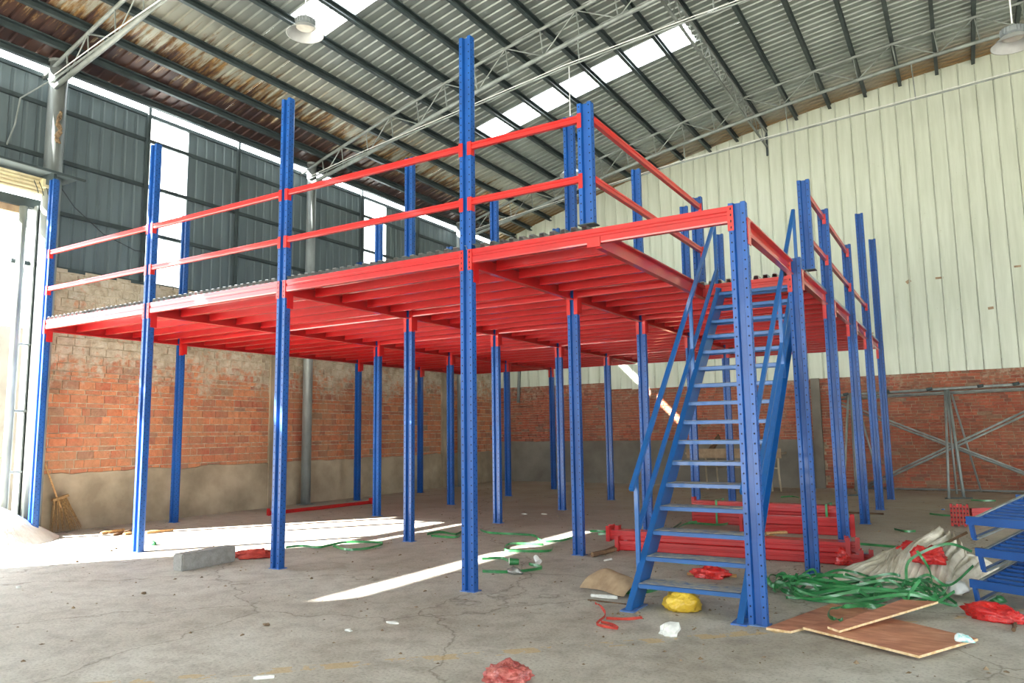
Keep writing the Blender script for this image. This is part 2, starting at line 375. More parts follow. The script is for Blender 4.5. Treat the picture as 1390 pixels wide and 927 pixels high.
# ---- left wall: rendered plinth, brick, dark sheet cladding, doorway towards the camera
wall_left = struct('wall_left', 'side wall of old brick below dark grey metal cladding with a gap under the roof', (WX, 6, 0), 'wall')
DJ = .2; DTOP = 4.66; DNEAR = -4.55
mb = MB(); mb.box(WX-.26, DJ, 0, WX-.010, BY, 3.93); part('mortar_core', mb, 'mortar', wall_left)
mb = grid_plane(0, 1, 0, 1, 1, 1, lambda a, b: 0); mb = MB()
NPL = 90; top = []
for k in range(NPL+1):
    y = DJ+(BY-DJ)*k/NPL; top.append((y, .84+.05*mnoise.noise(Vector((y*1.7, 0, 3)))+.03*mnoise.noise(Vector((y*7, 2, 0)))))
for k in range(NPL):
    (y0, z0), (y1, z1) = top[k], top[k+1]
    o = len(mb.v); mb.v += [(WX+.035, y0, 0), (WX+.035, y1, 0), (WX+.022, y1, z1), (WX+.022, y0, z0), (WX-.02, y1, z1+.012), (WX-.02, y0, z0+.012)]
    mb.f += [(o, o+1, o+2, o+3), (o+3, o+2, o+4, o+5)]
part('plinth', mb, 'cement_render', wall_left)
br = []; z = .78; row = 0; rb = random.Random(3)
while z < 3.9:
    h = rb.choice([.118, .118, .112, .108, .056, .058]); y = DJ-rb.random()*.2
    while y < BY:
        L = .245 if h > .1 else .24
        if rb.random() < .14: L *= .5
        L += rb.uniform(-.012, .012); y0 = max(y, DJ); y1 = min(y+L, BY)
        if y1-y0 > .05:
            dx = rb.uniform(-.006, .008)+(.012 if rb.random() < .04 else 0)
            c = (WX-.03+dx, (y0+y1)/2, z+h/2); br.append((c, (.06, y1-y0, h), screen_size(c, 1)))
        y += L+.014
    z += h+.014; row += 1
lay(wall_left, br, 'brick_warm')
for yp in (4.45, 10.0):
    mb = MB(); mb.box(WX-.02, yp, 0, WX+.042, yp+.2, 3.9); part('pilaster', mb, 'cement_render', wall_left)
SW = .765
def sheet_profile(w, n, hgt, t0=.3, t1=.45):
    """trapezoid profile across width w with n ribs"""
    p = []
    for k in range(n):
        a = w*k/n; q = w/n
        p += [(a, 0), (a+q*.62, 0), (a+q*.70, hgt), (a+q*.92, hgt)]
    p.append((w, 0)); return p
y = 1.77-SW*21
while y < BY-.05:
    y1 = min(y+SW, BY); k = round((y-1.77)/SW)
    over_door = (y1 > DNEAR and y < DJ)
    z0 = DTOP+.35 if over_door else (3.86 if y > -1 else 0.0)
    tr = k in (0, 7)
    if y > -14.5:
        prof = [(WX-.05+h, y+a) for a, h in sheet_profile(y1-y, 4, -.022)]
        mb = MB(); mb.strip(prof, 'z', z0 if not tr else 3.84, 6.82 if y > -11.2 else 7.3, -.004, (1, 0))
        part('translucent_panel' if tr else 'cladding_sheet', mb, 'fibreglass' if tr else 'wall_sheet', wall_left)
    y += SW
for zg in (6.80, 6.36, 5.56, 4.75, 3.90):
    mb = MB(); mb.box(WX-.045, -.25 if zg < 5 else -13.2, zg-.03, WX+.0, BY, zg+.03); part('girt', mb, 'purlin_paint', wall_left)
for ys in (1.72, 3.55, 6.95, 9.0, 11.0):
    mb = MB(); mb.box(WX+.0, ys-.025, 3.9, WX+.05, ys+.025, 6.98); part('stud', mb, 'purlin_paint', wall_left)
# ---- eave flashing and rear closing panel towards the camera side
# ---- back gable wall
wall_back = struct('wall_back', 'gable wall of brick below tall cream profiled metal cladding', (0, BY, 0), 'wall')
XR = 14.0
mb = MB(); mb.box(WX-.26, BY+.014, 0, XR, BY+.26, 2.75); part('mortar_core', mb, 'mortar_dark', wall_back)
def plinth_back():
    mb = MB(); n = 60; X0, X1 = WX, .74
    for k in range(n):
        x0 = X0+(X1-X0)*k/n; x1 = X0+(X1-X0)*(k+1)/n
        z0, z1 = (1.1+.02*mnoise.noise(Vector((x*1.3, 5, 0)))+.02*mnoise.noise(Vector((x*6, 1, 0))) for x in (x0, x1))
        o = len(mb.v); mb.v += [(x0, BY-.035, 0), (x1, BY-.035, 0), (x1, BY-.03, z1), (x0, BY-.03, z0), (x1, BY+.02, z1+.01), (x0, BY+.02, z0+.01)]
        mb.f += [(o, o+1, o+2, o+3), (o+3, o+2, o+4, o+5)]
    return mb
part('plinth', plinth_back(), 'cement_grey', wall_back)
br = []; z = .02; rb = random.Random(5)
while z < 2.62:
    h = .056+rb.uniform(-.004, .004); x = WX-rb.random()*.2
    while x < 8:
        L = .235 if rb.random() > .2 else .115
        x0, x1 = max(x, WX), x+L
        if (x0 > .85 or z > 1.02) and x1-x0 > .04 and (z < 2.5 or x0 < -4.3):
            dy = rb.uniform(-.009, .006)-(.012 if rb.random() < .05 else 0)
            c = ((x0+x1)/2, BY+.03+dy, z+h/2); br.append((c, (x1-x0, .06, h), screen_size(c, 1)))
        x += L+.012
    z += h+.012
lay(wall_back, br, 'brick_dark')
mb = MB(); mb.box(.74, BY-.09, 0, .93, BY+.1, 2.5); part('concrete_pillar', mb, 'cement_grey', wall_back)
PW = .31; x = WX+.02; rb = random.Random(11)
while x < XR:
    zb = 2.64 if x < -4.3 else (2.46 if x < -3.9 else 2.48+.012*x)
    x1 = x+PW; yb = BY-.035+(.004 if rb.random() < .5 else 0)
    prof = [(x, yb-.022), (x+.016, yb-.022), (x+.022, yb), (x1-.012, yb), (x1-.002, yb-.022)]
    mb = MB(); n = len(prof)
    for (a, b_) in prof: mb.v.append((a, b_, zb))
    for (a, b_) in prof: mb.v.append((a, b_, roofz(a)+.03))
    for (a, b_) in prof: mb.v.append((a, b_+.004, zb))
    for (a, b_) in prof: mb.v.append((a, b_+.004, roofz(a)+.03))
    for k in range(n-1): mb.f += [(k, k+1, n+k+1, n+k), (2*n+k, 3*n+k, 3*n+k+1, 2*n+k+1), (k, 2*n+k, 2*n+k+1, k+1)]
    part('cladding_panel', mb, 'cream_sheet', wall_back); x = x1+.003
mb = MB(); mb.box(WX-.2, BY+.05, 2.6, XR, BY+.06, 3.2)
for k in range(40):
    xa = WX-.2+(XR-WX+.2)*k/40; xb = WX-.2+(XR-WX+.2)*(k+1)/40
    o = len(mb.v); mb.v += [(xa, BY+.055, 3.2), (xb, BY+.055, 3.2), (xb, BY+.055, roofz(xb)+.04), (xa, BY+.055, roofz(xa)+.04)]; mb.f.append((o, o+1, o+2, o+3))
part('backing', mb, 'cream_sheet', wall_back)
for (px, pz, pw, ph, rz) in ((2.895, 4.536, .10, .07, .6), (3.489, 4.547, .15, .045, 0), (4.371, 3.8, .1, .055, .1), (4.9, 4.62, .12, .04, 0), (2.1, 3.45, .06, .03, .3)):
    mb = MB(); ca, sa = math.cos(rz), math.sin(rz)
    vs = [(px+a*ca-b_*sa, yy, pz+a*sa+b_*ca) for yy in (BY-.043, BY-.037) for a, b_ in ((-pw/2, -ph/2), (pw/2, -ph/2), (pw/2, ph/2), (-pw/2, ph/2))]
    mb.add(vs, [(0,1,2,3),(7,6,5,4),(0,4,5,1),(1,5,6,2),(2,6,7,3),(3,7,4,0)])
    part('tape_patch', mb, 'cardboard', wall_back)
# ---- front gable behind the camera and far side wall; openings added for fill light
wall_front = struct('wall_front', 'sheeted front gable with a wide opening added to let in fill light', (0, -13.3, 0), 'wall')
mb = MB(); OX0, OX1, OZ = -7.2, 9.0, 4.4
for k in range(44):
    xa = WX+(XR-WX)*k/44; xb = WX+(XR-WX)*(k+1)/44; o = len(mb.v); z0 = OZ if OX0 < (xa+xb)/2 < OX1 else 0
    mb.v += [(xa, -13.3, z0), (xb, -13.3, z0), (xb, -13.3, roofz(xb)), (xa, -13.3, roofz(xa))]; mb.f.append((o, o+1, o+2, o+3))
part('cladding_sheet', mb, 'cream_sheet', wall_front)
wall_right = struct('wall_right', 'sheeted wall on the far right side of the hall with an opening added for side light', (XR, 0, 0), 'wall')
for ya, yb, za in ((-13.3, -10, 0), (-10, 5, 4.8), (5, BY, 0)):  # unseen opening added to brighten the right-hand floor with sky light
    mb = MB(); mb.box(XR, ya, za, XR+.1, yb, roofz(XR)); part('cladding_sheet', mb, 'cream_sheet', wall_right)

# ------------------------------------------------------------------ setting: arched sheet roof
ceiling = struct('ceiling', 'arched grey metal sheet roof on dark purlins, rusted along the eave', (0, 0, 8.7), 'roof')
RW = .733; XE = -7.62
def roof_sheet(ya, xa, xb, name, mat):
    prof = sheet_profile(RW, 4, .026); nx = max(2, round((xb-xa)/.8)); mb = MB(); n = len(prof)
    for i in range(nx+1):
        x = xa+(xb-xa)*i/nx
        for a, h in prof: mb.v.append((x, ya+a, roofz(x)+h))
    for i in range(nx):
        for k in range(n-1): mb.f.append((i*n+k, i*n+k+1, (i+1)*n+k+1, (i+1)*n+k))
    part(name, mb, mat, ceiling)
for k in range(-21, 15):
    ya = 2.02+RW*k
    if k in (0, 7):
        roof_sheet(ya, XE, -4.7, 'roof_sheet', 'roof_sheet'); roof_sheet(ya, -.1, XR, 'roof_sheet', 'roof_sheet'); roof_sheet(ya, -4.72, -.08, 'skylight_panel', 'fibreglass')
    else: roof_sheet(ya, XE, XR, 'roof_sheet', 'roof_sheet')
PUR = [-7.58,-7.15,-6.62,-5.97,-5.33,-4.7,-4.05,-3.38,-2.71,-2.02,-1.32,-.63,.08,.8,1.55,2.32,3.04,3.77,4.46,5.2,5.95,6.7,7.5,8.3,9.1,10,11]
for x in PUR:
    zt = roofz(x)-.002; poly = [(x-.035, zt), (x+.035, zt), (x+.035, zt-.02), (x-.029, zt-.02), (x-.029, zt-.1), (x+.035, zt-.1), (x+.035, zt-.12), (x-.035, zt-.12)]
    mb = MB(); mb.prism(poly, 'y', -13.3, BY-.03); part('purlin', mb, 'purlin_paint', ceiling)

def tie_z(x):
    P = [(-7.5,6.62),(-6,6.85),(-3.7,7.13),(-1.5,7.4),(.6,7.56),(5.1,7.83),(12,8.1)]
    for (a, za), (b, zb) in zip(P, P[1:]):
        if x <= b: return za+(zb-za)*(x-a)/(b-a)
    return P[-1][1]
def truss(y, label, xmax=9.2):
    t = thing('roof_truss', label, 'truss', (-7.45, y, 6.5), 'arched tube roof trusses')
    topz = lambda x: roofz(x)-.155
    botz = lambda x: roofz(x)-.16-min(.5, .36+.08*(x+7.4))
    xs = [x for x in PUR if -7.5 < x < xmax]
    mb = MB(); mb.path([(-7.78, y, topz(-7.78)-.02)]+[(x, y, topz(x)) for x in xs], .03, 8); part('top_chord', mb, 'truss_paint', t, True)
    xb = [-7.42]+[(a+b)/2 for a, b in zip(xs, xs[1:])]+[xs[-1]]
    mb = MB(); mb.path([(x, y, botz(x)) for x in [-7.42]+xs], .038, 8); part('bottom_chord', mb, 'truss_paint', t, True)
    for k, x in enumerate(xs):
        mb = MB(); mb.tube((x, y, topz(x)), (x+.06, y, botz(x+.06)), .011, 6); part('web', mb, 'truss_paint', t)
        if k % 2 == 1:
            for q in (k-1, k+1):
                if q < len(xs):
                    mb = MB(); mb.tube((x, y, topz(x)), (xs[q]+.06, y, botz(xs[q]+.06)), .011, 6); part('web', mb, 'truss_paint', t)
    mb = MB(); mb.path([(x, y-.03, tie_z(x)) for x in (-7.5,-6,-3.7,-1.5,.6,3,5.1,9)], .016, 6); part('tie_rod', mb, 'truss_paint', t)
    mb = MB(); mb.path([(x, y-.065, tie_z(x)+.025) for x in (-7.5,-6,-3.7,-1.5,.6,3,5.1,9)], .008, 5); part('cable', mb, 'plastic_white', t)
    for x in (-1.3, .95, 3.35, 5.6):
        mb = MB(); mb.tube((x, y, botz(x)), (x+.03, y-.03, tie_z(x)), .011, 6); part('hanger', mb, 'truss_paint', t)
    return t
truss(.03, 'arched steel tube truss at top left, landing on the thick post by the doorway')
truss(5.15, 'arched steel tube truss in the middle of the roof, landing on the second wall post')
truss(10.6, 'arched steel tube truss farthest back, running close before the cream gable wall')
t = thing('longitudinal_truss', 'slim lattice girder running lengthwise under the roof to the gable wall', 'truss', (.08, 9, 8.2))
for nm, zz in (('top_chord', 8.6), ('bottom_chord', 8.22)):
    mb = MB(); mb.obox((.08, 3.5, zz), (.08, BY-.05, zz), .04, .04); part(nm, mb, 'truss_paint', t)
yy = 3.5; k = 0
while yy < BY-.3:
    mb = MB(); mb.tube((.08, yy, 8.6 if k % 2 else 8.22), (.08, yy+.3, 8.22 if k % 2 else 8.6), .009, 5); part('web', mb, 'truss_paint', t); yy += .3; k += 1
mb = MB(); mb.obox((.08, BY-.06, 8.0), (.08, BY-.06, 8.66), .05, .05, (0,1,0)); part('wall_bracket', mb, 'purlin_paint', t)
for y, r, lab in ((.12, .125, 'thick round steel post standing beside the doorway'), (5.22, .095, 'slim round steel post halfway along the brick side wall'), (10.55, .09, 'round steel post by the far corner of the brick side wall')):
    t = thing('wall_post', lab, 'post', (-7.52, y, 0), 'round posts carrying the roof trusses')
    mb = MB(); mb.tube((-7.52, y, .01), (-7.52, y, 6.98), r, 20, cap=True); part('shaft', mb, 'galvanised', t, True)
    mb = MB(); mb.box(-7.52-r*1.3, y-r*1.3, 0, -7.52+r*1.3, y+r*1.3, .015); part('base_plate', mb, 'galvanised', t)
    mb = MB(); mb.tube((-7.52, y, 6.95), (-7.52, y, 6.99), r*1.12, 20); part('cap', mb, 'galvanised', t)

# ------------------------------------------------------------------ mezzanine
GX = [-7.2, -4.8, -2.4, 0.0, 2.43]; GY = [0, 2.13, 4.24, 6.35, 8.46, 10.55]
CW, CD = .125, .09       # upright section: width (x) and depth (y)
mez = thing('mezzanine', 'large steel storage platform of red beams on rows of perforated blue uprights', 'platform', (-2.4, 0, 0))
ZT = 3.0
def upright_mesh(h):
    w, d = CW/2, CD/2; g = .03
    # open omega section, front towards -y
    P = [(-w,-d),(-w+.034,-d),(-w+.042,-d+g),(w-.042,-d+g),(w-.034,-d),(w,-d),(w,d*.45),(w-.014,d),(-w+.014,d),(-w,d*.45)]
    mb = MB(); mb.prism(P, 'z', .006, h); return mb.mesh('upright', 'blue_paint')
def holes_mesh(h):
    mb = MB(); w, d = CW/2, CD/2; z = .06; e = .0008; k = 0
    def disc(c, a, b, r):
        o = len(mb.v); mb.v += [tuple(c+a*(r*math.cos(q*math.pi/3))+b*(r*math.sin(q*math.pi/3))) for q in range(6)]; mb.f.append(tuple(o+q for q in range(6)))
    while z < h-.03:
        for s in (-1, 1):
            disc(Vector((s*(w-.018), -d-e, z)), Vector((1,0,0)), Vector((0,0,1.2)), .0062)
            disc(Vector((s*(w+e), -d*.55, z+.02)), Vector((0,1,0)), Vector((0,0,1.2)), .0055)
            disc(Vector((s*(w+e), d*.15, z+.055)), Vector((0,1,0)), Vector((0,0,1.2)), .0055)
        z += .07
    return mb.mesh('perforations', 'hole_black')
UP = {h: upright_mesh(h) for h in (5.05, 4.05, 3.02)}; HO = {h: holes_mesh(h) for h in (5.05, 4.05, 3.02)}
mb = MB(); mb.box(-CW/2-.012, -CD/2-.012, 0, CW/2+.012, CD/2+.012, .006); BASE = mb.mesh('base_plate', 'blue_dusty')
for i, x in enumerate(GX):
    for j, y in enumerate(GY):
        h = 5.05
        if i == 4: h = (3.02, 3.02, 4.05, 4.05, 5.05, 5.05)[j]
        c = link('upright', UP[h], mez, (x, y, 0)); link('base_plate', BASE, c, (x, y, 0))
        p = link('perforations', HO[h], c, (x, y, 0)); p['kind'] = 'stuff'
# step-beam section: y = outward depth (front towards -y), z
def beam_prof(h, w=.05):
    return [(0, 0), (0, -h*.30), (.006, -h*.36), (.006, -h*.5), (0, -h*.56), (0, -h*.9), (.004, -h), (w, -h), (w, 0)]
def connector(parent, x, y, z0, z1, side, holes=True, mat='red_bright'):
    """L plate on the front flange of an upright at (x,y); side -1 = left flange, +1 = right flange"""
    mb = MB(); xa = x+side*CW/2; xb = x+side*(CW/2-.038); yf = y-CD/2
    mb.box(min(xa, xb), yf-.007, z0, max(xa, xb), yf-.001, z1)
    mb.box(min(xa, xa+side*.006), yf-.007, z0, max(xa, xa+side*.006), yf+.05, z1)
    o = part('connector', mb, mat, parent)
    return o
def slots(parent, x, y, z0, z1, side):
    mb = MB(); xc = x+side*(CW/2-.019); yf = y-CD/2-.008; n = 4
    for k in range(n):
        zc = z0+(z1-z0)*(k+.5)/n; o = len(mb.v)
        mb.v += [(xc-.006, yf, zc-.008), (xc+.004, yf, zc-.012), (xc+.007, yf, zc+.006), (xc-.003, yf, zc+.011)]; mb.f.append((o, o+1, o+2, o+3))
    part('hook_slots', mb, 'hole_black', parent)
def xbeam(i, j, z1=ZT, h=.125, cz=(2.81, 3.0), name='cross_beam', x0=None, x1=None, ends=(1, 1), w=.05, sl=True, mat='red_paint', row_y=None):
    y = GY[j] if row_y is None else row_y
    a = GX[i]+CW/2+.006 if x0 is None else x0; b = GX[i+1]-CW/2-.006 if x1 is None else x1
    yf = y-CD/2
    mb = MB(); mb.prism([(yf+p, z1+q) for p, q in beam_prof(h, w)], 'x', a, b)
    o = part(name, mb, mat, mez)
    if ends[0]: connector(o, GX[i], y, cz[0], cz[1], 1)
    if ends[1]: connector(o, GX[i+1], y, cz[0], cz[1], -1)
    if sl and j == 0:
        if ends[0]: slots(o, GX[i], y, cz[0], cz[1], 1)
        if ends[1]: slots(o, GX[i+1], y, cz[0], cz[1], -1)
    return o
for j in range(6):
    for i in range(4):
        if i == 3 and j == 1: continue          # stair opening
        xbeam(i, j, cz=(2.81, 3.0) if j == 0 else (2.68, 2.99))
xbeam(3, 1, x1=1.26, ends=(1, 0), cz=(2.68, 2.99))
def ybeam(x, y0, y1, z1=2.995, h=.145, w=.055, name='main_beam'):
    """channel-like girder running back, open side towards +x"""
    a, b = x-w/2, x+w/2; z0 = z1-h
    P = [(a, z1), (b, z1), (b, z1-.012), (a+.012, z1-.02), (a+.012, z0+.02), (b, z0+.012), (b, z0), (a, z0)]
    mb = MB(); mb.prism(P, 'y', y0, y1); return part(name, mb, 'red_paint', mez)
for i, x in enumerate(GX):
    for j in range(5):
        o = ybeam(x if i < 4 else x-.03, GY[j]+CD/2+.002, GY[j+1]-CD/2-.008)
        mb = MB(); mb.box(x+CW/2+.001, GY[j]-.02, 2.70, x+CW/2+.007, GY[j]+CD/2+.02, 2.9); part('connector', mb, 'red_paint', o)
        if i == 4 and j == 0:
            connector(o, x, GY[j+1], 2.68, 3.0, -1); slots(o, x, GY[j+1], 2.7, 2.98, -1)
ybeam(1.285, .02, 2.93, h=.15, name='stair_trimmer')
mb = MB(); mb.box(1.215, -.056, 2.845, 1.33, -.05, 2.925); part('trimmer_bracket', mb, 'red_bright', mez)
mb = MB(); mb.prism([(2.86+p, ZT+q) for p, q in beam_prof(.125)], 'x', 1.32, 2.37); part('stair_landing_beam', mb, 'red_bright', mez)
# joists between the girders, running along x
JP = None
def joist(xa, xb, y):
    mb = MB(); w = .045; z1, z0 = 2.998, 2.885
    P = [(y-w/2, z1), (y+w/2, z1), (y+w/2, z0), (y-w/2+.0, z0), (y-w/2, z0+.016), (y-w/2+.006, z0+.022), (y-w/2+.006, z1-.02), (y-w/2, z1-.014)]
    mb.prism(P, 'x', xa, xb); part('joist', mb, 'red_paint', mez)
for j in range(5):
    for k in range(1, 5):
        y = GY[j]+(GY[j+1]-GY[j])*k/5
        for i in range(4):
            xa, xb = GX[i]+.04, GX[i+1]-.06
            if i == 3 and y < 2.9: xb = 1.25
            joist(xa, xb, y)
joist(1.32, 2.36, 3.2)
# profiled steel deck
LW = .605
def deck_panel(xa, y0, y1):
    n = 6; q = LW/n; prof = []
    for k in range(n):
        a = xa+k*q; prof += [(a, 3.003), (a+q*.42, 3.003), (a+q*.5, 3.043), (a+q*.9, 3.043)]
    prof.append((xa+LW-.002, 3.003))
    mb = MB(); mb.strip(prof, 'y', y0, y1, .004); part('deck_panel', mb, 'deck_steel', mez)
for j in range(5):
    for k in range(16):
        xa = GX[0]-.06+LW*k; y0, y1 = GY[j]+(-.03 if j == 0 else 0), GY[j+1]-.004
        if j == 4: y1 += .03
        if xa+LW > 1.35 and y0 < 2.9:
            if y1 < 2.95: continue
            y0 = 2.87
        deck_panel(xa, y0, y1)
# guard rails and posts
RZ = (4.0, 3.475)
def rail_x(i, x1=None, xcol=None):
    for zt in RZ:
        o = xbeam(i, 0, z1=zt, h=.058, cz=(zt-.115, zt+.012), name='guard_rail', w=.04, sl=False, mat='red_bright', x1=x1, ends=(1, 0) if x1 else (1, 1))
        if x1:
            mb = MB(); yf = -CD/2; mb.box(x1-.002, yf-.007, zt-.115, x1+.036, yf-.001, zt+.012); part('connector', mb, 'red_bright', o)
for i in range(3): rail_x(i)
rail_x(3, 1.15)
def short_post(x, y, h, z0=3.05):
    c = link('guard_post', UP[3.02], mez, (x, y, z0), scale=(1, 1, (h-z0)/3.02))
    mb = MB(); z = z0+.04; w, d = CW/2, CD/2
    while z < h-.03:
        for s in (-1, 1):
            cx = x+s*(w-.018); o = len(mb.v); r = .0062
            mb.v += [(cx+r*math.cos(q*math.pi/3), y-d-.0008, z+1.2*r*math.sin(q*math.pi/3)) for q in range(6)]; mb.f.append(tuple(o+q for q in range(6)))
            cx = x+s*(w+.0008); o = len(mb.v)
            mb.v += [(cx, y-.01+r*math.cos(q*math.pi/3), z+.02+1.2*r*math.sin(q*math.pi/3)) for q in range(6)]; mb.f.append(tuple(o+q for q in range(6)))
        z += .07
    p = part('perforations', mb, 'hole_black', c); p['kind'] = 'stuff'
    mb = MB(); mb.box(x-w-.012, y-d-.012, z0-.006, x+w+.012, y+d+.012, z0+.002); part('base_plate', mb, 'purlin_paint', c)
short_post(1.21, 0.0, 4.1); short_post(1.21, 3.05, 4.1); short_post(2.43, 2.95, 4.05)
def rail_y(x, y0, y1, zt, end_side=1):
    mb = MB(); a, b, h = x-.02, x+.02, .058
    P = [(a, zt), (b, zt), (b, zt-h*.3), (b-.005, zt-h*.4), (b-.005, zt-h*.55), (b, zt-h*.65), (b, zt-h), (a, zt-h)]
    mb.prism(P, 'y', y0, y1); o = part('guard_rail', mb, 'red_bright', mez)
    mb = MB(); mb.box(x-.005, y1-.002, zt-.115, x+.035, y1+.004, zt+.012); part('connector', mb, 'red_bright', o)
for zt in RZ:
    rail_y(1.245, CD/2, 3.05-CD/2-.006, zt)
rail_y(2.43, 2.95+CD/2, GY[2]-CD/2-.006, 3.97); rail_y(2.43, GY[2]+CD/2, GY[3]-CD/2-.006, 3.97)
rail_y(2.43, 2.95+CD/2, GY[2]-CD/2-.006, 3.45); rail_y(2.43, GY[2]+CD/2, GY[3]-CD/2-.006, 3.45); rail_y(2.43, GY[3]+CD/2, GY[4]-CD/2-.006, 3.45)

# ------------------------------------------------------------------ staircase
st = thing('staircase', 'steep blue steel staircase with open treads and twin handrails up to the platform', 'stairs', (1.9, 1.4, 0))
XL, XR_ = 1.5, 2.29
def sy(z): return z*.985
for x in (XL, XR_):
    s = -1 if x == XL else 1
    d = Vector((0, .985, 1)).normalized(); up = Vector((0, -1, .985)).normalized()
    # plate web with outer flanges
    p0 = Vector((x, -.02, .0)); L0, L1 = 0.0, 2.96/ d.z
    poly = []
    hw = .085
    def zy(l, o): q = Vector((x, .05, 0))+d*l+up*o; return q
    web = MB()
    a, b = zy(.0, hw), zy(L1, hw); c_, e = zy(L1, -hw), zy(0, -hw)
    def cut(p, z): t_ = (z-p.z)/d.z; return p+d*t_
    a, e = cut(a, .004), cut(e, .004); b, c_ = cut(b, 2.94), cut(c_, 2.94)
    t2 = .004
    web.add([q+Vector((o, 0, 0)) for o in (-t2, t2) for q in (a, b, c_, e)], [(0,1,2,3),(7,6,5,4),(0,4,5,1),(1,5,6,2),(2,6,7,3),(3,7,4,0)])
    for p, q in ((a, b), (e, c_)):
        web.add([r+Vector((o, 0, 0)) + up*k for o in ((0, s*.045) if s > 0 else (-.045, 0)) for k in (-.004, .004) for r in (p, q)],
                [(0,1,3,2),(4,6,7,5),(0,4,5,1),(2,3,7,6),(0,2,6,4),(1,5,7,3)])
    part('stringer', web, 'blue_stair', st)
    mb = MB(); y0 = e.y; mb.box(x-.055+s*.02, a.y-.03, 0, x+.055+s*.02, e.y+.03, .01); part('foot_plate', mb, 'blue_dusty', st)
for k in range(1, 17):
    z = .18*k; y = .05+sy(z)-.02
    mb = MB(); mb.box(XL+.004, y-.115, z-.035, XR_-.004, y-.111, z); mb.box(XL+.004, y+.107, z-.03, XR_-.004, y+.111, z); mb.box(XL+.004, y-.115, z-.004, XR_-.004, y+.111, z)
    o = part('tread', mb, 'blue_stair', st)
    mb = MB(); mb.box(XL+.01, y-.108, z+.0002, XR_-.01, y+.105, z+.0022); part('tread_plate', mb, 'tread_dust', o)
for x, s in ((XL-.05, -1), (XR_+.03, 1)):
    top0, top1 = Vector((x, .16, .90)), Vector((x, 2.86, 3.70))
    mb = MB(); mb.obox(top0, top1, .035, .035, ext=.02); part('handrail', mb, 'blue_stair', st)
    m0, m1 = Vector((x, .27, .575)), Vector((x, 2.90, 3.18))
    mb = MB(); mb.obox(m0, m1, .032, .032); part('mid_rail', mb, 'blue_stair', st)
    for y in (.25, 1.87, 2.88):
        zr = top0.z+(top1.z-top0.z)*(y-top0.y)/(top1.y-top0.y)
        zb = (y-.05)/.985+ (-.02 if y < 2 else -.08)
        mb = MB(); mb.obox((x, y, zb), (x, y, zr), .032, .032, (0,1,0)); part('rail_post', mb, 'blue_stair', st)

# ------------------------------------------------------------------ doorway in the left wall
dr = struct('door_1', 'wide doorway opening with steel jambs in the side wall', (WX, -2.3, 0), 'doorway')
mb = MB(); mb.tube((WX+.06, -.16, 0), (WX+.06, -.16, 4.7), .055, 14); part('guide_pipe', mb, 'galvanised', dr, True)
mb = MB(); mb.prism([(WX-.06, .0), (WX+.1, .0), (WX+.1, .02), (WX-.04, .02), (WX-.04, .09), (WX+.1, .09), (WX+.1, .11), (WX-.06, .11)], 'z', 0, 4.75); part('jamb_channel', mb, 'galvanised', dr)
mb = MB(); mb.box(WX-.26, .12, 0, WX-.02, .2, 3.93); part('jamb_face', mb, 'cement_render', dr)
mb = MB(); mb.box(WX-.1, DNEAR-.2, 4.72, WX+.02, .12, 4.86); part('lintel', mb, 'purlin_paint', dr)
mb = MB(); mb.box(WX-.08, DNEAR-.02, 4.62, WX-.03, -.1, 4.72); part('frame_strip', mb, 'cardboard', dr)
for kk, zz in enumerate((2.7, 1.75, .9)):
    mb = MB(); mb.tube((WX+.06, -.16, zz), (WX+.1, .03, zz), .018, 8); part('guide_clip', mb, 'galvanised', dr)
sh = thing('roller_shutter', 'rolled-up cream roller shutter hanging over the doorway', 'shutter', (WX+.12, -2.3, 4.86))
mb = MB(); mb.tube((WX+.14, DNEAR-.1, 5.0), (WX+.14, -.02, 5.0), .10, 18); part('roll', mb, 'shutter_cream', sh, True)
for k in range(5):
    z0 = 4.885+k*.052; mb = MB(); mb.prism([(WX+.245-.004*abs(k-2)**2, z0), (WX+.262-.004*abs(k-2)**2, z0+.012), (WX+.262-.004*abs(k-2)**2, z0+.036), (WX+.245-.004*abs(k-2)**2, z0+.046), (WX+.2, z0+.046), (WX+.2, z0)], 'y', DNEAR-.1, .0); part('slat', mb, 'shutter_cream', sh)
mt = MB(); mt.box(WX+.2, -.06, 4.98, WX+.34, .1, 5.1); o = part('motor_box', mt, 'shutter_cream', sh)
mb = MB(); mb.tube((WX+.27, .1, 5.03), (WX+.27, .2, 5.0), .035, 10); part('motor_shaft', mb, 'galvanised', sh)
for k in range(3):
    mb = MB(); mb.path([(WX+.3, -.16+k*.07, 5.05), (WX+.33, -.13+k*.07, 4.95), (WX+.3, -.09+k*.07, 4.88-.02*k)], .006, 5); part('wire', mb, 'strap_wall', sh)
cn = thing('door_canopy', 'dark thin sheet shelf jutting out above the roller shutter', 'canopy', (WX+.3, -2, 5.2))
mb = MB(); mb.obox((WX+.3, DNEAR, 5.2), (WX+.3, .36, 5.17), .56, .012); part('sheet', mb, 'wall_sheet', cn)
mb = MB(); mb.obox((WX+.57, DNEAR, 5.185), (WX+.57, .42, 5.155), .03, .03); part('edge_bar', mb, 'purlin_paint', cn)
mb = MB(); mb.box(WX+.02, -.02, 5.02, WX+.55, .02, 5.17); part('bracket', mb, 'purlin_paint', cn)
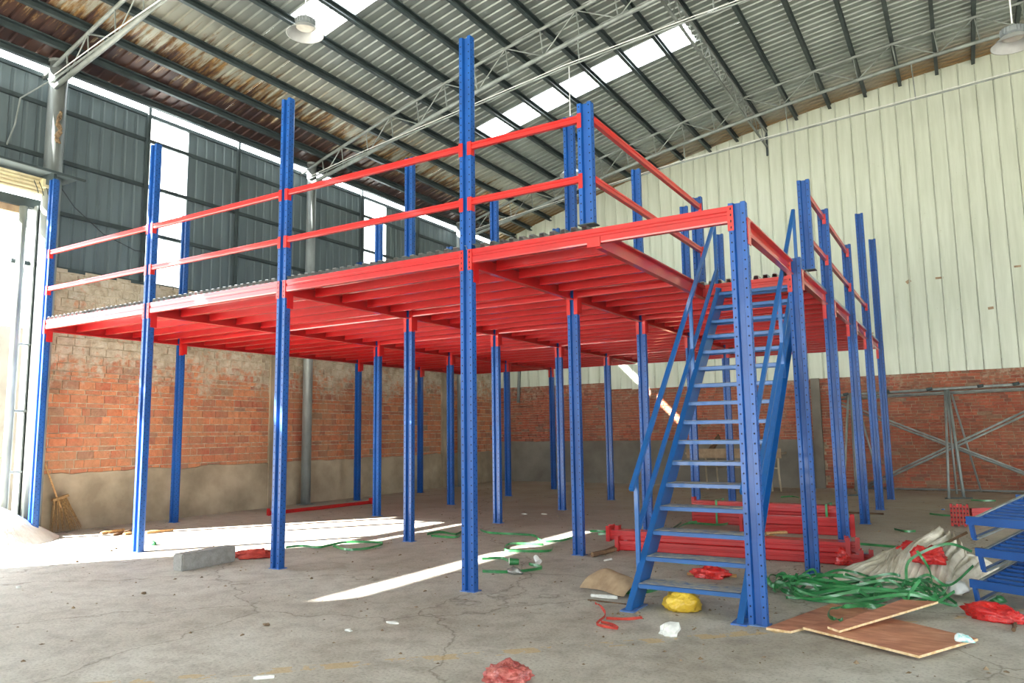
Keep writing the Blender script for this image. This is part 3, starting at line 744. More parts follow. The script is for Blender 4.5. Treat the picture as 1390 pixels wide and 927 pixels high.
# outside: boundary wall and a weed
bw = MB(); bw.box(-12.4, .5, 0, -12.1, 9, 3.55); single('boundary_wall', bw, 'outside_wall', 'pale concrete yard wall seen through the doorway', 'wall')
wd_ = thing('weed', 'small green weed outside the doorway', 'plant', (-11.6, 1.35, 0))
rb = random.Random(2); mb = MB(); mb.path([(-11.6, 1.35, 0), (-11.6, 1.38, .4), (-11.55, 1.36, .95)], .02, 5); part('stem', mb, 'leaf_green', wd_)
for k in range(26):
    a = rb.uniform(0, 6.28); zz = rb.uniform(.25, 1.05); L = rb.uniform(.14, .28); c = Vector((-11.6, 1.36, zz)); e = c+Vector((math.cos(a)*L, math.sin(a)*L, rb.uniform(-.05, .12))); sd_ = Vector((-math.sin(a), math.cos(a), 0))*L*.3; m_ = (c+e)/2+Vector((0, 0, .03))
    mb = MB(); mb.add([c, m_+sd_, e, m_-sd_, c+Vector((0,0,-.01)), m_+sd_+Vector((0,0,-.01)), e+Vector((0,0,-.01)), m_-sd_+Vector((0,0,-.01))], [(0,1,2,3),(7,6,5,4),(0,4,5,1),(1,5,6,2),(2,6,7,3),(3,7,4,0)]); part('leaf', mb, 'leaf_green', wd_)
# heap of pale sand in the doorway
def mound(x, y):
    r2 = ((x+7.85)/1.45)**2+((y+.95)/1.5)**2
    return -.02+.62*max(0, 1-r2)**1.15*(1+.12*mnoise.noise(Vector((x*3, y*3, 0))))+.02*mnoise.noise(Vector((x*9, y*9, 1)))*max(0, 1-r2)
mb = grid_plane(-9.3, -6.35, -2.5, .6, 60, 60, mound)
single('sand_heap', mb, 'sand_pale', 'low sunlit heap of pale sand in the doorway', 'heap', smooth=True)

# ------------------------------------------------------------------ lamps
def lamp(x, y, z, ztop, label, s=1.0):
    t = thing('pendant_lamp', label, 'lamp', (x, y, z), 'high bay lamps hung from the roof')
    mb = MB(); mb.lathe([(.10*s, .115*s), (.13*s, .10*s), (.19*s, .05*s), (.235*s, 0), (.245*s, -.004*s), (.228*s, 0.003*s), (.183*s, .055*s), (.12*s, .10*s)], 32, (x, y, z)); part('reflector', mb, 'lamp_shell', t, True)
    mb = MB(); mb.lathe([(0, .10*s), (.118*s, .10*s), (.118*s, .085*s), (.09*s, .075*s), (0, .072*s)], 28, (x, y, z)); part('lens', mb, 'lamp_lens', t, True)
    mb = MB(); mb.lathe([(0, .22*s), (.055*s, .22*s), (.06*s, .205*s), (.118*s, .20*s), (.125*s, .19*s), (.125*s, .125*s), (.10*s, .115*s), (0, .115*s)], 28, (x, y, z)); b_ = part('heat_sink', mb, 'lamp_grey', t)
    for k in range(20):
        a = k*math.pi/10; c, s_ = math.cos(a), math.sin(a); mb = MB(); mb.obox((x+c*.12*s, y+s_*.12*s, z+.16*s), (x+c*.136*s, y+s_*.136*s, z+.16*s), .008*s, .07*s); part('fin', mb, 'lamp_grey', b_)
    mb = MB(); mb.path([(x+.02*math.sin(q), y, z+.22*s+.01+.018*(1-math.cos(q))) for q in [k*math.pi/4 for k in range(9)]], .005, 5); part('hook', mb, 'galvanised', t)
    mb = MB(); mb.tube((x, y, z+.22*s+.045), (x, y, ztop), .008, 8); part('rod', mb, 'plastic_white', t)
lamp(-2.2, .03, 5.78, roofz(-2.2)-.6, 'high bay lamp hanging at upper left above the tall front uprights', .84)
lamp(4.52, 4.0, 5.50, roofz(4.52)-.1, 'high bay lamp hanging at the top right corner before the cream wall', .92)
lamp(-1.46, 5.12, 5.52, tie_z(-1.46), 'distant lamp hanging behind the paired blue posts over the platform', .8)

# ------------------------------------------------------------------ broom, wall pipe, cables
br_ = thing('broom', 'straw broom with a wooden handle leaning on the wall by the doorway', 'broom', (-7.62, .6, 0))
mb = MB(); mb.tube((-7.67, .34, 1.0), (-7.6, .56, .36), .013, 8); part('handle', mb, 'wood', br_)
mb = MB(); mb.obox((-7.6, .44, .47), (-7.6, .66, .53), .05, .035); part('binding', mb, 'straw', br_)
rb = random.Random(9)
for k in range(70):
    a = rb.uniform(-1, 1); mb_ = (-7.6+rb.uniform(-.02, .02), .55+a*.09, .5); e = (-7.62+rb.uniform(-.05, .06), .68+a*.24, rb.uniform(.0, .06))
    if k == 0: mb = MB()
    mb.tube(mb_, e, .004, 4, .002)
o = part('bristles', mb, 'straw', br_); o['kind'] = 'stuff'
mb = MB(); mb.tube((-7.12, BY-.07, 2.22), (-7.06, BY-.07, 3.25), .045, 12); mb.tube((-7.12, BY-.07, 2.22), (-7.12, BY-.07, 2.2), .05, 12)
single('drain_pipe', mb, 'galvanised', 'short galvanised pipe hanging on the back wall by the corner', 'pipe', smooth=True)
mb = MB(); mb.path([(-7.42, .1, 5.15), (-7.6, .5, 4.85), (-7.66, 1.0, 4.55), (-7.68, 1.55, 4.4), (-7.68, 2.4, 4.45)], .007, 5)
single('cable', mb, 'strap_wall', 'thin black cable sagging across the dark side cladding', 'cable')
mb = MB(); mb.path([(-7.55, .02, 6.66), (-7.7, -.3, 6.3), (-7.735, -.33, 5.9), (-7.735, -.42, 5.56)], .012, 6)
single('conduit', mb, 'truss_paint', 'thin pale conduit dropping from the first truss to the girt', 'pipe')
rp = thing('rope_coil', 'rough hank of rope tied to the post by the doorway', 'rope', (-7.39, .1, 5.7))
rb = random.Random(4)
for q in range(5):
    mb = MB(); ph = rb.uniform(0, 6)
    mb.path([(-7.385+.02*math.sin(k*1.9+ph), .10+.035*math.cos(k*1.3+ph), 5.68+.055*k) for k in range(10)], .014, 5); part('strand', mb, 'rust_coil', rp)

# ------------------------------------------------------------------ tube frame standing before the right brick wall
tf = thing('tube_frame', 'silver steel tube frame with crossed braces standing before the right brick wall', 'frame', (3.4, 12.2, 0))
def rod(name, p0, p1, r, par=tf, mat='galvanised'):
    mb = MB(); mb.tube(p0, p1, r, 8); part(name, mb, mat, par, True)
Yt = 12.25
rod('top_rail', (1.25, Yt, 2.06), (8.2, Yt, 2.26), .03); rod('top_rail', (1.5, Yt+.22, 2.02), (8.2, Yt+.22, 2.16), .022); rod('top_rail', (1.3, Yt+.5, 2.0), (8.2, Yt+.5, 2.14), .022)
rod('bottom_rail', (1.6, 12.72, .05), (8.2, 12.72, .05), .022)
for x, dx in ((3.45, .0), (1.62, 0), (6.9, 0)):
    rod('leg', (x-.02, Yt, 2.1), (x-.08, 11.0, .02), .024); rod('leg', (x+.03, Yt, 2.1), (x+.16, 11.25, .02), .03)
    rod('leg', (x+.08, Yt+.4, 2.06), (x+.46, 12.6, .03), .02); rod('leg', (x, Yt+.2, 2.05), (x+.04, 11.9, .03), .02)
    mb = MB(); mb.obox((x-.14, 11.0, .012), (x+.3, 11.25, .012), .03, .024); part('foot_bar', mb, 'purlin_paint', tf)
for a, b in (((1.3, 12.35, 1.98), (5.2, 12.2, .2)), ((1.3, 12.5, 1.9), (5.2, 12.45, .16)), ((1.75, 12.3, .1), (5.2, 12.3, 1.86)), ((1.75, 12.1, .05), (5.2, 12.45, 1.78))):
    rod('brace', a, b, .022)
for x in (1.5, 2.3, 3.1, 4.0, 4.6): rod('coupler', (x, Yt-.05, 2.07+.028*(x-1.25)), (x+.1, Yt-.02, 2.09+.028*(x-1.25)), .032, mat='purlin_paint')
# old bench behind the stairs
bn = thing('work_bench', 'old whitewashed bench on thin pipe legs against the back wall', 'bench', (-.85, 11.9, 0))
mb = MB(); mb.box(-1.9, 11.62, .80, .25, 12.2, .84); part('top', mb, 'cement_render', bn)
mb = MB(); mb.box(-1.86, 11.60, .72, .25, 11.63, .93); part('front_board', mb, 'cardboard', bn)
for x in (-1.45, -1.2, -.02, .16):
    mb = MB(); mb.path([(x, 11.7, .8), (x, 11.7, .4), (x+.03, 11.68, .0)], .022, 8); part('leg', mb, 'cement_render', bn)
rod('crossbar', (-1.45, 11.7, .52), (.16, 11.7, .5), .014, bn, 'cement_render')
mb = MB(); mb.obox((-1.42, 11.95, .842), (-1.25, 12.2, 1.20), .2, .03, (1, 0, 0)); single('board_offcut', mb, 'wood_dark', 'short board propped upright on the old bench', 'board')

# ------------------------------------------------------------------ loose red beams
BEAM = {}
def loose_beam(p0, p1, label, group, roll=0, h=.105, w=.05, conn=True):
    p0 = Vector(p0); p1 = Vector(p1); L = round((p1-p0).length, 2); key = (L, h, conn)
    if key not in BEAM:
        mb = MB(); mb.prism([(p-w/2, q+h/2) for p, q in beam_prof(h, w)], 'x', -L/2, L/2); ms = [('channel', mb.mesh('channel', 'red_paint'))]
        if conn:
            for s in (-1, 1):
                mb = MB(); mb.box(s*L/2-.003, -w/2-.03, -h/2-.02, s*L/2+.003, w/2+.01, h/2+.05); mb.box(min(s*L/2, s*(L/2+.04)), -w/2-.034, -h/2-.02, max(s*L/2, s*(L/2+.04)), -w/2-.028, h/2+.05)
                for q in range(3): mb.box(min(s*(L/2+.01), s*(L/2+.03)), -w/2-.028, -h/2+q*.05, max(s*(L/2+.01), s*(L/2+.03)), -w/2-.01, -h/2+.02+q*.05)
                ms.append(('connector', mb.mesh('connector', 'red_paint')))
        BEAM[key] = ms
    d = (p1-p0).normalized(); c = (p0+p1)/2; q = d.to_track_quat('X', 'Z').to_euler(); q.rotate_axis('X', roll)
    t = tag(link('rack_bar', None, None, c, q), label, 'beam', group)
    for nm, me in BEAM[key]:
        o = bpy.data.objects.new(nm, me); COL.objects.link(o); o.parent = t
lab = 'red steel beam in the low bundle on the floor right behind the stair foot'
for r_, zz in ((0, .06), (1, .167)):
    for k in range(3 if r_ == 0 else 3):
        dy = k*.075+.03*r_; dx = (.0, .08, -.03)[k]+r_*(-.12)
        loose_beam((.27+dx, 2.62+dy, zz), (2.77+dx, 2.73+dy, zz), ('nearest', 'middle', 'farthest')[k]+' red steel beam in the '+('bottom', 'top')[r_]+' row of the low bundle behind the stair foot', 'beams bundled behind the stair foot')
lab = 'red steel beam in the tall strapped bundle lying between the right-hand uprights'
for r_ in range(3):
    for k in range(3): loose_beam((.2+.03*k, 5.5+.07*k, .055+r_*.108), (2.2+.03*k, 5.4+.07*k, .055+r_*.108), ('nearest', 'middle', 'farthest')[k]+' red steel beam in the '+('bottom', 'middle', 'top')[r_]+' row of the tall strapped bundle', 'beams in the back bundle', conn=(k == 1))
lab = 'red steel beam in the shorter bundle stacked in front of the tall strapped bundle'
for r_ in range(2):
    for k in range(2): loose_beam((1.12, 4.78+.07*k, .06+r_*.11), (2.42, 4.92+.07*k, .06+r_*.11), ('near', 'far')[k]+' red steel beam in the '+('bottom', 'top')[r_]+' row of the short bundle before the tall one', 'beams in the short bundle', conn=True)
loose_beam((-6.6, 3.5, .035), (-6.4, 5.85, .035), 'single red beam lying alone on the floor by the brick side wall', None, h=.06)
def plates_stack():
    t = thing('bracket_stack', 'upright stack of red slotted bracket plates on the floor before the tube frame', 'brackets', (3.6, 6.6, 0))
    for k in range(6):
        x = 3.48+k*.038; mb = MB(); mb.box(x, 6.52, .005+(.02 if k % 2 else 0), x+.03, 6.66, .30-(.02 if k % 3 == 1 else 0)); o = part('plate', mb, 'red_paint', t)
        mb = MB()
        for q in range(4): mb.box(x+.008, 6.515, .05+q*.06, x+.022, 6.5195, .075+q*.06)
        part('slots', mb, 'hole_black', o)
plates_stack()
loose_beam((3.72, 6.75, .18), (4.5, 7.3, .18), 'red beam end lying behind the stack of red bracket plates', None, conn=False)
# strap bands on the bundles
def band(x0, y0, y1, z1, label):
    mb = MB(); pts = [(x0, y0, .003), (x0, y0, z1), (x0+.01, y1, z1), (x0+.01, y1, .003)]
    mb.obox(pts[0], pts[1], .004, .03, (1, 0, 0)); mb.obox(pts[1], pts[2], .03, .004); mb.obox(pts[2], pts[3], .004, .03, (1, 0, 0))
    single('strap_band', mb, 'strap_green', label, 'strap', 'green bands around the beam bundles')
band(.58, 5.43, 5.75, .345, 'green strap band around the left end of the tall red bundle')
band(2.08, 5.34, 5.68, .345, 'green strap band around the right end of the tall red bundle')
band(1.98, 4.80, 5.03, .238, 'green strap band around the short red bundle')

# ------------------------------------------------------------------ crumpled bags, cloths, paper
def crumple(name, c, size, mat, label, cat, seed, amp=.35, freq=2.6, sub=4, group=None, rz=0, ridge=True, tip=None):
    bm = bmesh.new(); bmesh.ops.create_icosphere(bm, subdivisions=sub, radius=1); o3 = Vector((seed*7.3, seed*3.1, seed*1.7))
    for v in bm.verts:
        p = v.co.copy(); n1 = mnoise.noise(p*freq*.5+o3)
        n2 = mnoise.noise(p*freq*1.6+o3*2); n2 = (1-2*abs(n2)) if ridge else n2
        n3 = mnoise.noise(p*freq*4+o3*3); k = 1+amp*(n1*.9+n2*.45+n3*.3)-amp*.3
        if tip and p.z > .75: k += tip*(p.z-.75)*4
        q = p*k; q.z = max(q.z, -.42+.05*n3)
        v.co = q
    zmin = min(v.co.z for v in bm.verts); R = Matrix.Rotation(rz, 3, 'Z')
    for v in bm.verts: v.co = R @ Vector((v.co.x*size[0], v.co.y*size[1], (v.co.z-zmin)*size[2]))
    me = bpy.data.meshes.new(name); bm.to_mesh(me); bm.free(); me.materials.append(MATS[mat])
    for p in me.polygons: p.use_smooth = cat != 'paper'
    return tag(link(name, me, None, (c[0], c[1], c[2] if len(c) > 2 else 0)), label, cat, group)
def at(u, v, z=0): p = gp(u, v, z); return (p.x, p.y, z)
crumple('plastic_bag', at(926, 828), (.15, .13, .115), 'plastic_yellow', 'yellow plastic bag slumped on the floor under the lowest stair tread', 'bag', 1, .3, 1.8)
crumple('plastic_bag', at(966, 784), (.16, .10, .075), 'plastic_red', 'crumpled red plastic bag on a stick behind the second stair tread', 'bag', 2, .6, 3.6)
crumple('plastic_bag', at(1148, 766), (.13, .10, .10), 'plastic_red', 'red plastic bag with a white knot at the right end of the front red beams', 'bag', 3, .4, 2.8, tip=.3)
crumple('plastic_bag', at(1354, 842), (.20, .10, .075), 'plastic_red', 'flat red plastic bag on the floor in front of the blue rack stack', 'bag', 4, .45, 3, rz=-.35)
crumple('plastic_bag', at(1247, 748, .24), (.16, .08, .06), 'plastic_red', 'red plastic scrap lying on the far ridge of the sack pile', 'bag', 5, .5, 3, rz=.5)
crumple('plastic_bag', (3.42, 1.78, .22), (.12, .09, .10), 'plastic_red', 'torn red plastic bag on the near slope of the sack pile', 'bag', 6, .6, 3.2)
crumple('plastic_bag', at(688, 926), (.13, .10, .07), 'plastic_pink', 'pinkish crumpled plastic wrapper at the bottom edge of the floor', 'bag', 7, .5, 3.4)
crumple('crumpled_paper', at(910, 862), (.075, .05, .05), 'paper_white', 'crumpled white paper on the floor in front of the stair foot', 'paper', 8, .75, 2.0, sub=2)
crumple('red_cloth', at(347, 757), (.26, .13, .07), 'cloth_red', 'dull red cloth heaped behind the concrete block', 'cloth', 9, .5, 2.4, rz=.6)
crumple('packet', at(1309, 871, .034), (.05, .035, .03), 'packet_teal', 'small teal and white packet on the corner of the largest plywood sheet', 'packet', 10, .5, 2.2, sub=3)
crumple('tin_foil', at(698, 779), (.08, .05, .05), 'tin_dull', 'crushed silver foil lying in the green strap loop by the front upright', 'foil', 11, .6, 3, sub=3)
crumple('plastic_scrap', at(1300, 805, .03), (.07, .06, .07), 'plastic_white', 'white plastic scrap at the right foot of the sack pile', 'scrap', 12, .5, 3, sub=3)
crumple('plastic_scrap', at(1355, 817), (.06, .04, .035), 'strap_green', 'bright green plastic scrap under the blue rack stack', 'scrap', 13, .5, 3, sub=3)
crumple('plastic_scrap', at(206, 740), (.07, .04, .04), 'strap_green', 'light green plastic scrap on the sunlit floor beside the second upright', 'scrap', 14, .5, 3, sub=3)
t = thing('green_cup', 'green paper cup lying on its side by the front upright', 'cup', at(698, 768)); c = Vector(at(698, 767)); d = Vector((.8, .45, 0)).normalized()
mb = MB(); mb.tube(c+Vector((0, 0, .037))-d*.05, c+Vector((0, 0, .032))+d*.05, .036, 18, .029, cap=False); mb.tube(c+Vector((0, 0, .037))-d*.05, c+Vector((0, 0, .032))+d*.05, .034, 18, .027); part('wall', mb, 'strap_green', t, False)
mb = MB(); mb.tube(c+Vector((0, 0, .037))-d*.053, c+Vector((0, 0, .037))-d*.047, .039, 18, cap=False); part('rim', mb, 'plastic_white', t)
t = thing('white_cup', 'white plastic cup tipped over on the floor right of the green cup', 'cup', at(729, 766)); c = Vector(at(729, 766)); d = Vector((.55, -.35, -.55)).normalized()
mb = MB(); mb.tube(c+Vector((-.03, .02, .075)), c+Vector((.025, -.015, .03)), .022, 16, .034, cap=True); part('wall', mb, 'plastic_white', t, False)
mb = MB(); mb.tube(c+Vector((.024, -.0145, .031)), c+Vector((.03, -.018, .026)), .036, 16); part('rim', mb, 'plastic_white', t)

# ------------------------------------------------------------------ concrete block, plywood, cardboard
bl = MB(); c0 = Vector(at(247, 776)); c1 = Vector(at(320, 762)); dv = (c1-c0).normalized(); nv = Vector((-dv.y, dv.x, 0)); L = (c1-c0).length
def hexa(o, a, b, h, bev=.008):
    vs = []
    for z in (0, h):
        for s, t_ in ((0, 0), (1, 0), (1, 1), (0, 1)): vs.append(o+a*s+b*t_+Vector((0, 0, z)))
    mb = MB(); mb.add(vs, [(0,3,2,1),(4,5,6,7),(0,1,5,4),(1,2,6,5),(2,3,7,6),(3,0,4,7)]); return mb
def bevelled(name, mb, mat, label, cat, w=.012, group=None):
    o = single(name, mb, mat, label, cat, group); bm = bmesh.new(); bm.from_mesh(o.data); bmesh.ops.bevel(bm, geom=bm.edges[:], offset=w, segments=2, affect='EDGES', clamp_overlap=True); bm.to_mesh(o.data); bm.free(); return o
bevelled('concrete_block', hexa(c0, dv*L, nv*.15, .17), 'concrete_block', 'long grey concrete block lying on the floor between the front uprights', 'block')
def ply(pts, z, label, th=.015, tilt=0):
    P = [Vector((p[0], p[1], z+(p[2] if len(p) > 2 else 0))) for p in pts]; t = thing('plywood_sheet', label, 'plywood', (sum(p.x for p in P)/4, sum(p.y for p in P)/4, z), 'plywood offcuts in the right foreground')
    mb = MB(); mb.add([p for p in P]+[p+Vector((0, 0, th)) for p in P], [(3,2,1,0),(4,5,6,7)]); mb.f = [mb.f[1], mb.f[0]]; part('faces', mb, 'plywood', t)
    mb = MB(); mb.add([p for p in P]+[p+Vector((0, 0, th)) for p in P], [(0,1,5,4),(1,2,6,5),(2,3,7,6),(3,0,4,7)]); part('edges', mb, 'ply_edge', t)
g = lambda u, v: tuple(gp(u, v))[:2]
ply([g(1040, 855), g(1073, 860), g(1190, 832), g(1128, 822)], .001, 'narrow plywood sheet on the left, its tip touching the corner upright')
ply([g(1090, 858), g(1248, 898), g(1328, 874), g(1170, 836)], .018, 'largest reddish plywood sheet lying in the right foreground')
ply([(*g(1124, 861), .0), (*g(1140, 867), .0), (*g(1275, 836), .05), (*g(1225, 833), .05)], .036, 'plywood strip lying slanted across the largest plywood sheet')
def cardboard():
    c = Vector(at(828, 803)); ax = (Vector(at(858, 806))-Vector(at(800, 796))).normalized(); ay = Vector((-ax.y, ax.x, 0)); mb = MB(); nx, ny = 18, 8
    for i in range(nx+1):
        for j in range(ny+1):
            s = i/nx; t_ = j/ny; z = .02+.15*math.sin(math.pi*min(1, t_*1.05))*(.55+.45*math.sin(math.pi*s*1.1))+.03*math.sin(s*9)*t_
            p = c+ax*((s-.5)*.50)+ay*((t_-.3)*.34+.04*math.sin(s*5))
            mb.v.append((p.x, p.y, max(.004, z)))
    n0 = len(mb.v); mb.v += [(x, y, z-.005) for x, y, z in mb.v[:n0]]
    for i in range(nx):
        for j in range(ny):
            a = i*(ny+1)+j; mb.f += [(a, a+1, a+ny+2, a+ny+1), (n0+a, n0+a+ny+1, n0+a+ny+2, n0+a+1)]
    single('cardboard_sheet', mb, 'cardboard', 'curled brown cardboard sheet on the floor left of the stair foot', 'cardboard', smooth=True)
cardboard()

# ------------------------------------------------------------------ green packing straps
def strap(label, pts, w=.028, z=.02, group='loose green packing straps', flat=0.2, closed=False, seed=0, mat='strap_green', t_=.0025):
    """smooth a poly-line of floor points into a strap standing mostly on edge"""
    P = [Vector((p[0], p[1], p[2] if len(p) > 2 else z)) for p in pts]; out = []
    n = len(P); m = n if closed else n-1
    for k in range(m):
        p0, p1, p2, p3 = (P[(k+q) % n] if closed else P[max(0, min(n-1, k+q))] for q in (-1, 0, 1, 2))
        for s in range(7):
            u = s/7; out.append(.5*((2*p1)+(p2-p0)*u+(2*p0-5*p1+4*p2-p3)*u*u+(3*p1-p0-3*p2+p3)*u**3))
    out.append(P[0].copy() if closed else P[-1].copy())
    ups = []
    for k, p in enumerate(out):
        a = mnoise.noise(Vector((k*.13+seed*5.1, seed*2.2, 0)))*1.6*flat*3
        hv = Vector((math.cos(seed), math.sin(seed), 0)); ups.append(Vector((0, 0, 1))*math.cos(a)+hv*math.sin(a)); p.z = max(p.z, w*.5*abs(math.cos(a))+.003)
    mb = MB(); mb.ribbon(out, w, t_, ups); return single('packing_strap', mb, mat, label, 'strap', group)
def px(*uv): return [tuple(gp(u, v))[:2] for u, v in uv]
strap('green strap loop on the floor right of the third front upright', px((388,745),(410,743),(432,745),(452,741),(470,738),(510,738),(519,741),(495,747),(470,748),(452,743)), seed=1)
strap('short green strap curl before the deep row of uprights left of the tall front upright', px((580,727),(598,724),(618,727),(626,724),(619,731),(585,729)), seed=2)
strap('green strap loop crossing the thin streak of sunlight', px((738,741),(700,740),(688,742),(686,749),(700,750),(745,750),(750,744)), seed=3)
strap('green strap bent around the crushed foil by the front upright', px((654,761),(680,760),(690,764)), seed=4)
strap('green strap lying in front of the green cup', px((655,778),(690,779),(715,777),(736,773),(718,768)), seed=5)
strap('long thin green strap trailing across the floor behind the front upright', px((652,721),(665,725),(700,727),(725,729),(735,736),(760,736),(779,731)), seed=6)
strap('green strap bit right of the middle upright in the second row', px((801,723),(815,723),(829,725),(812,727)), seed=7)
strap('green strap edge peeping out from under the cardboard sheet', px((826,800),(835,805),(855,808),(880,806),(900,800),(912,798)), seed=8)
strap('green strap piece behind the second tread of the stairs', px((905,763),(925,766),(948,768)), seed=9)
strap('green strap tangle between the two groups of red beams', px((915,722),(930,713),(945,712),(975,714),(990,711),(960,709),(935,711)), seed=10)
strap('crossed green strap leaning toward the front red beams', px((895,735),(910,722),(925,711)), seed=11)
strap('green strap lying behind the right end of the front red beams', px((1115,742),(1150,740),(1185,742),(1230,747),(1240,755)), seed=12)
strap('green strap on the open floor near the red bracket stack', px((1262,699),(1280,701),(1296,702)), seed=13)
strap('short green strap on the open floor behind the sack pile', px((1214,720),(1228,723),(1243,723)), seed=14)
strap('green strap on the floor before the tube frame foot', px((1318,680),(1335,681),(1352,681)), seed=15)
strap('green strap on the floor behind the right-hand row of uprights', px((1060,676),(1075,675),(1085,677)), seed=16)
rb = random.Random(21)
A0, A1 = Vector(at(1035, 806)), Vector(at(1315, 822)); ax = (A1-A0).normalized(); ay = Vector((-ax.y, ax.x, 0))
hl = ['wide green strap loop at the left end of the tangled heap', 'green strap arching highest over the tangled heap', 'green strap lying nearest the plywood in the tangled heap', 'green strap looping on the right side of the tangled heap', 'green strap running the full length of the tangled heap', 'dark green strap at the back of the tangled heap']
for k in range(12):
    s0 = rb.uniform(.0, .34); s1 = rb.uniform(.55, 1.0); lw = rb.uniform(.08, .36); cy = rb.uniform(-.08, .36); zz = rb.uniform(.02, .10); L = (A1-A0).length
    pts = []; nn = 14; turns = rb.choice([.8, 1.0, 1.45])
    for q in range(nn+1):
        a = rb.uniform(0, .3)+q/nn*2*math.pi*turns+k; ca, sa = math.cos(a), math.sin(a)
        mid = (s0+s1)/2; hx = (s1-s0)/2
        p = A0+ax*(L*(mid+hx*math.copysign(abs(ca)**.75, ca)))+ay*(cy+lw*sa+.03*rb.uniform(-1, 1)); pts.append((p.x, p.y, max(.018, zz+.05*math.sin(q*1.7+k)*(1 if k % 3 else 1.5))))
    strap('green packing strap tangled in the big heap between the plywood and the sacks', pts, w=.021, seed=k*1.3, flat=.45, group='straps of the big green heap')
strap('green strap loop flopped over onto the narrow plywood sheet', [(*p, .05) for p in px((1145,852),(1128,848),(1127,838),(1145,833),(1180,832),(1215,838))], w=.032, seed=31, flat=.7)
strap('green strap end sticking up out of the tangled heap', [(*g(1232, 828), .05), (*g(1238, 826), .12), (*g(1252, 824), .2)], w=.03, seed=32)
for k, (lab, pts) in enumerate((
    ('green strap draped over the left tail of the sack pile', [(*g(1128,779), .02), (*g(1160,776), .05), (*g(1195,778), .14), (*g(1225,780), .22), (*g(1255,790), .3)]),
    ('green strap arching across the middle of the sack pile', [(*g(1232,812), .15), (*g(1240,812), .3), (*g(1290,812), .42), (*g(1325,812), .36)]),
    ('green strap crossing the front of the sack pile to the blue racks', [(*g(1235,816), .12), (*g(1262,816), .2), (*g(1290,816), .12), (*g(1325,812), .25)]),
    ('green strap hanging down the face of the sack pile', [(*g(1250,815), .38), (*g(1265,818), .25), (*g(1270,822), .1), (*g(1280,824), .03)]))):
    strap(lab, pts, w=.021, seed=40+k, flat=.4)
# red twine by the stairs
strap('thin red tape lying crinkled on the floor left of the stair foot', px((808,822),(815,826),(822,838),(812,848),(812,852),(838,857),(832,852),(816,848)), w=.02, seed=50, mat='cloth_red', group=None, flat=.8)
strap('straight red tape lying on the floor beside the crinkled red tape', px((823,843),(850,844),(872,842)), w=.02, seed=51, mat='cloth_red', group=None, flat=.8)

# ------------------------------------------------------------------ pile of woven sacks
def fold(p0, p1, w, h, seed, label, z0=.0):
    p0 = Vector(p0); p1 = Vector(p1); d = p1-p0; side = Vector((-d.y, d.x, 0)).normalized(); mb = MB(); nl, na = 40, 44
    for i in range(nl+1):
        s = i/nl; c = p0+d*s+side*(.05*math.sin(s*4+seed*2)+.02*math.sin(s*11+seed)); env = (min(1, s*4+.12)**.5)*(min(1, (1-s)*4+.02)**.6)
        zc = (p0.z+(p1.z-p0.z)*(s**.8))*min(1, (1-s)*3.2+.02)**.6
        for j in range(na+1):
            a = math.pi*j/na; ph = .8*math.sin(s*4+seed)
            pl = 1+.08*math.sin(j*.95+seed*3+ph)+.05*math.sin(j*2.3+seed+ph*2)+.12*mnoise.noise(Vector((s*3.5+seed*9, j*.22, seed)))
            x_ = math.cos(a)*w*(1.0+.2*mnoise.noise(Vector((s*4, seed, 0))))*(.75+.25*env)
            zz = (zc+h*env)*(math.sin(a)**.55)*pl
            q = c+side*x_; mb.v.append((q.x, q.y, max(.003, zz)))
    for i in range(nl):
        for j in range(na): a = i*(na+1)+j; mb.f.append((a, a+1, a+na+2, a+na+1))
    for i in (0, nl): mb.f.append(tuple(i*(na+1)+j for j in (range(na+1) if i else range(na, -1, -1))))
    single('woven_sack', mb, 'sack_cloth', label, 'sack', 'empty woven sacks piled by the racks', smooth=True)
fold((2.80, 1.74, .01), (3.20, 2.75, .16), .13, .09, 1, 'dirty white woven sack at the far left of the pile')
fold((2.95, 1.66, .01), (3.32, 2.85, .18), .13, .11, 2, 'dirty white woven sack second from the left of the pile')
fold((3.10, 1.60, .01), (3.42, 2.75, .22), .12, .12, 3, 'dirty white woven sack in the middle front of the pile')
fold((3.22, 1.62, .03), (3.52, 2.95, .34), .14, .14, 4, 'large white woven sack ridge highest on the pile')
fold((3.38, 1.66, .02), (3.66, 2.95, .30), .13, .13, 5, 'white woven sack right of the highest ridge of the pile')
fold((3.50, 1.70, .01), (3.86, 2.7, .16), .13, .09, 6, 'greyish woven sack at the right end of the pile against the blue racks')

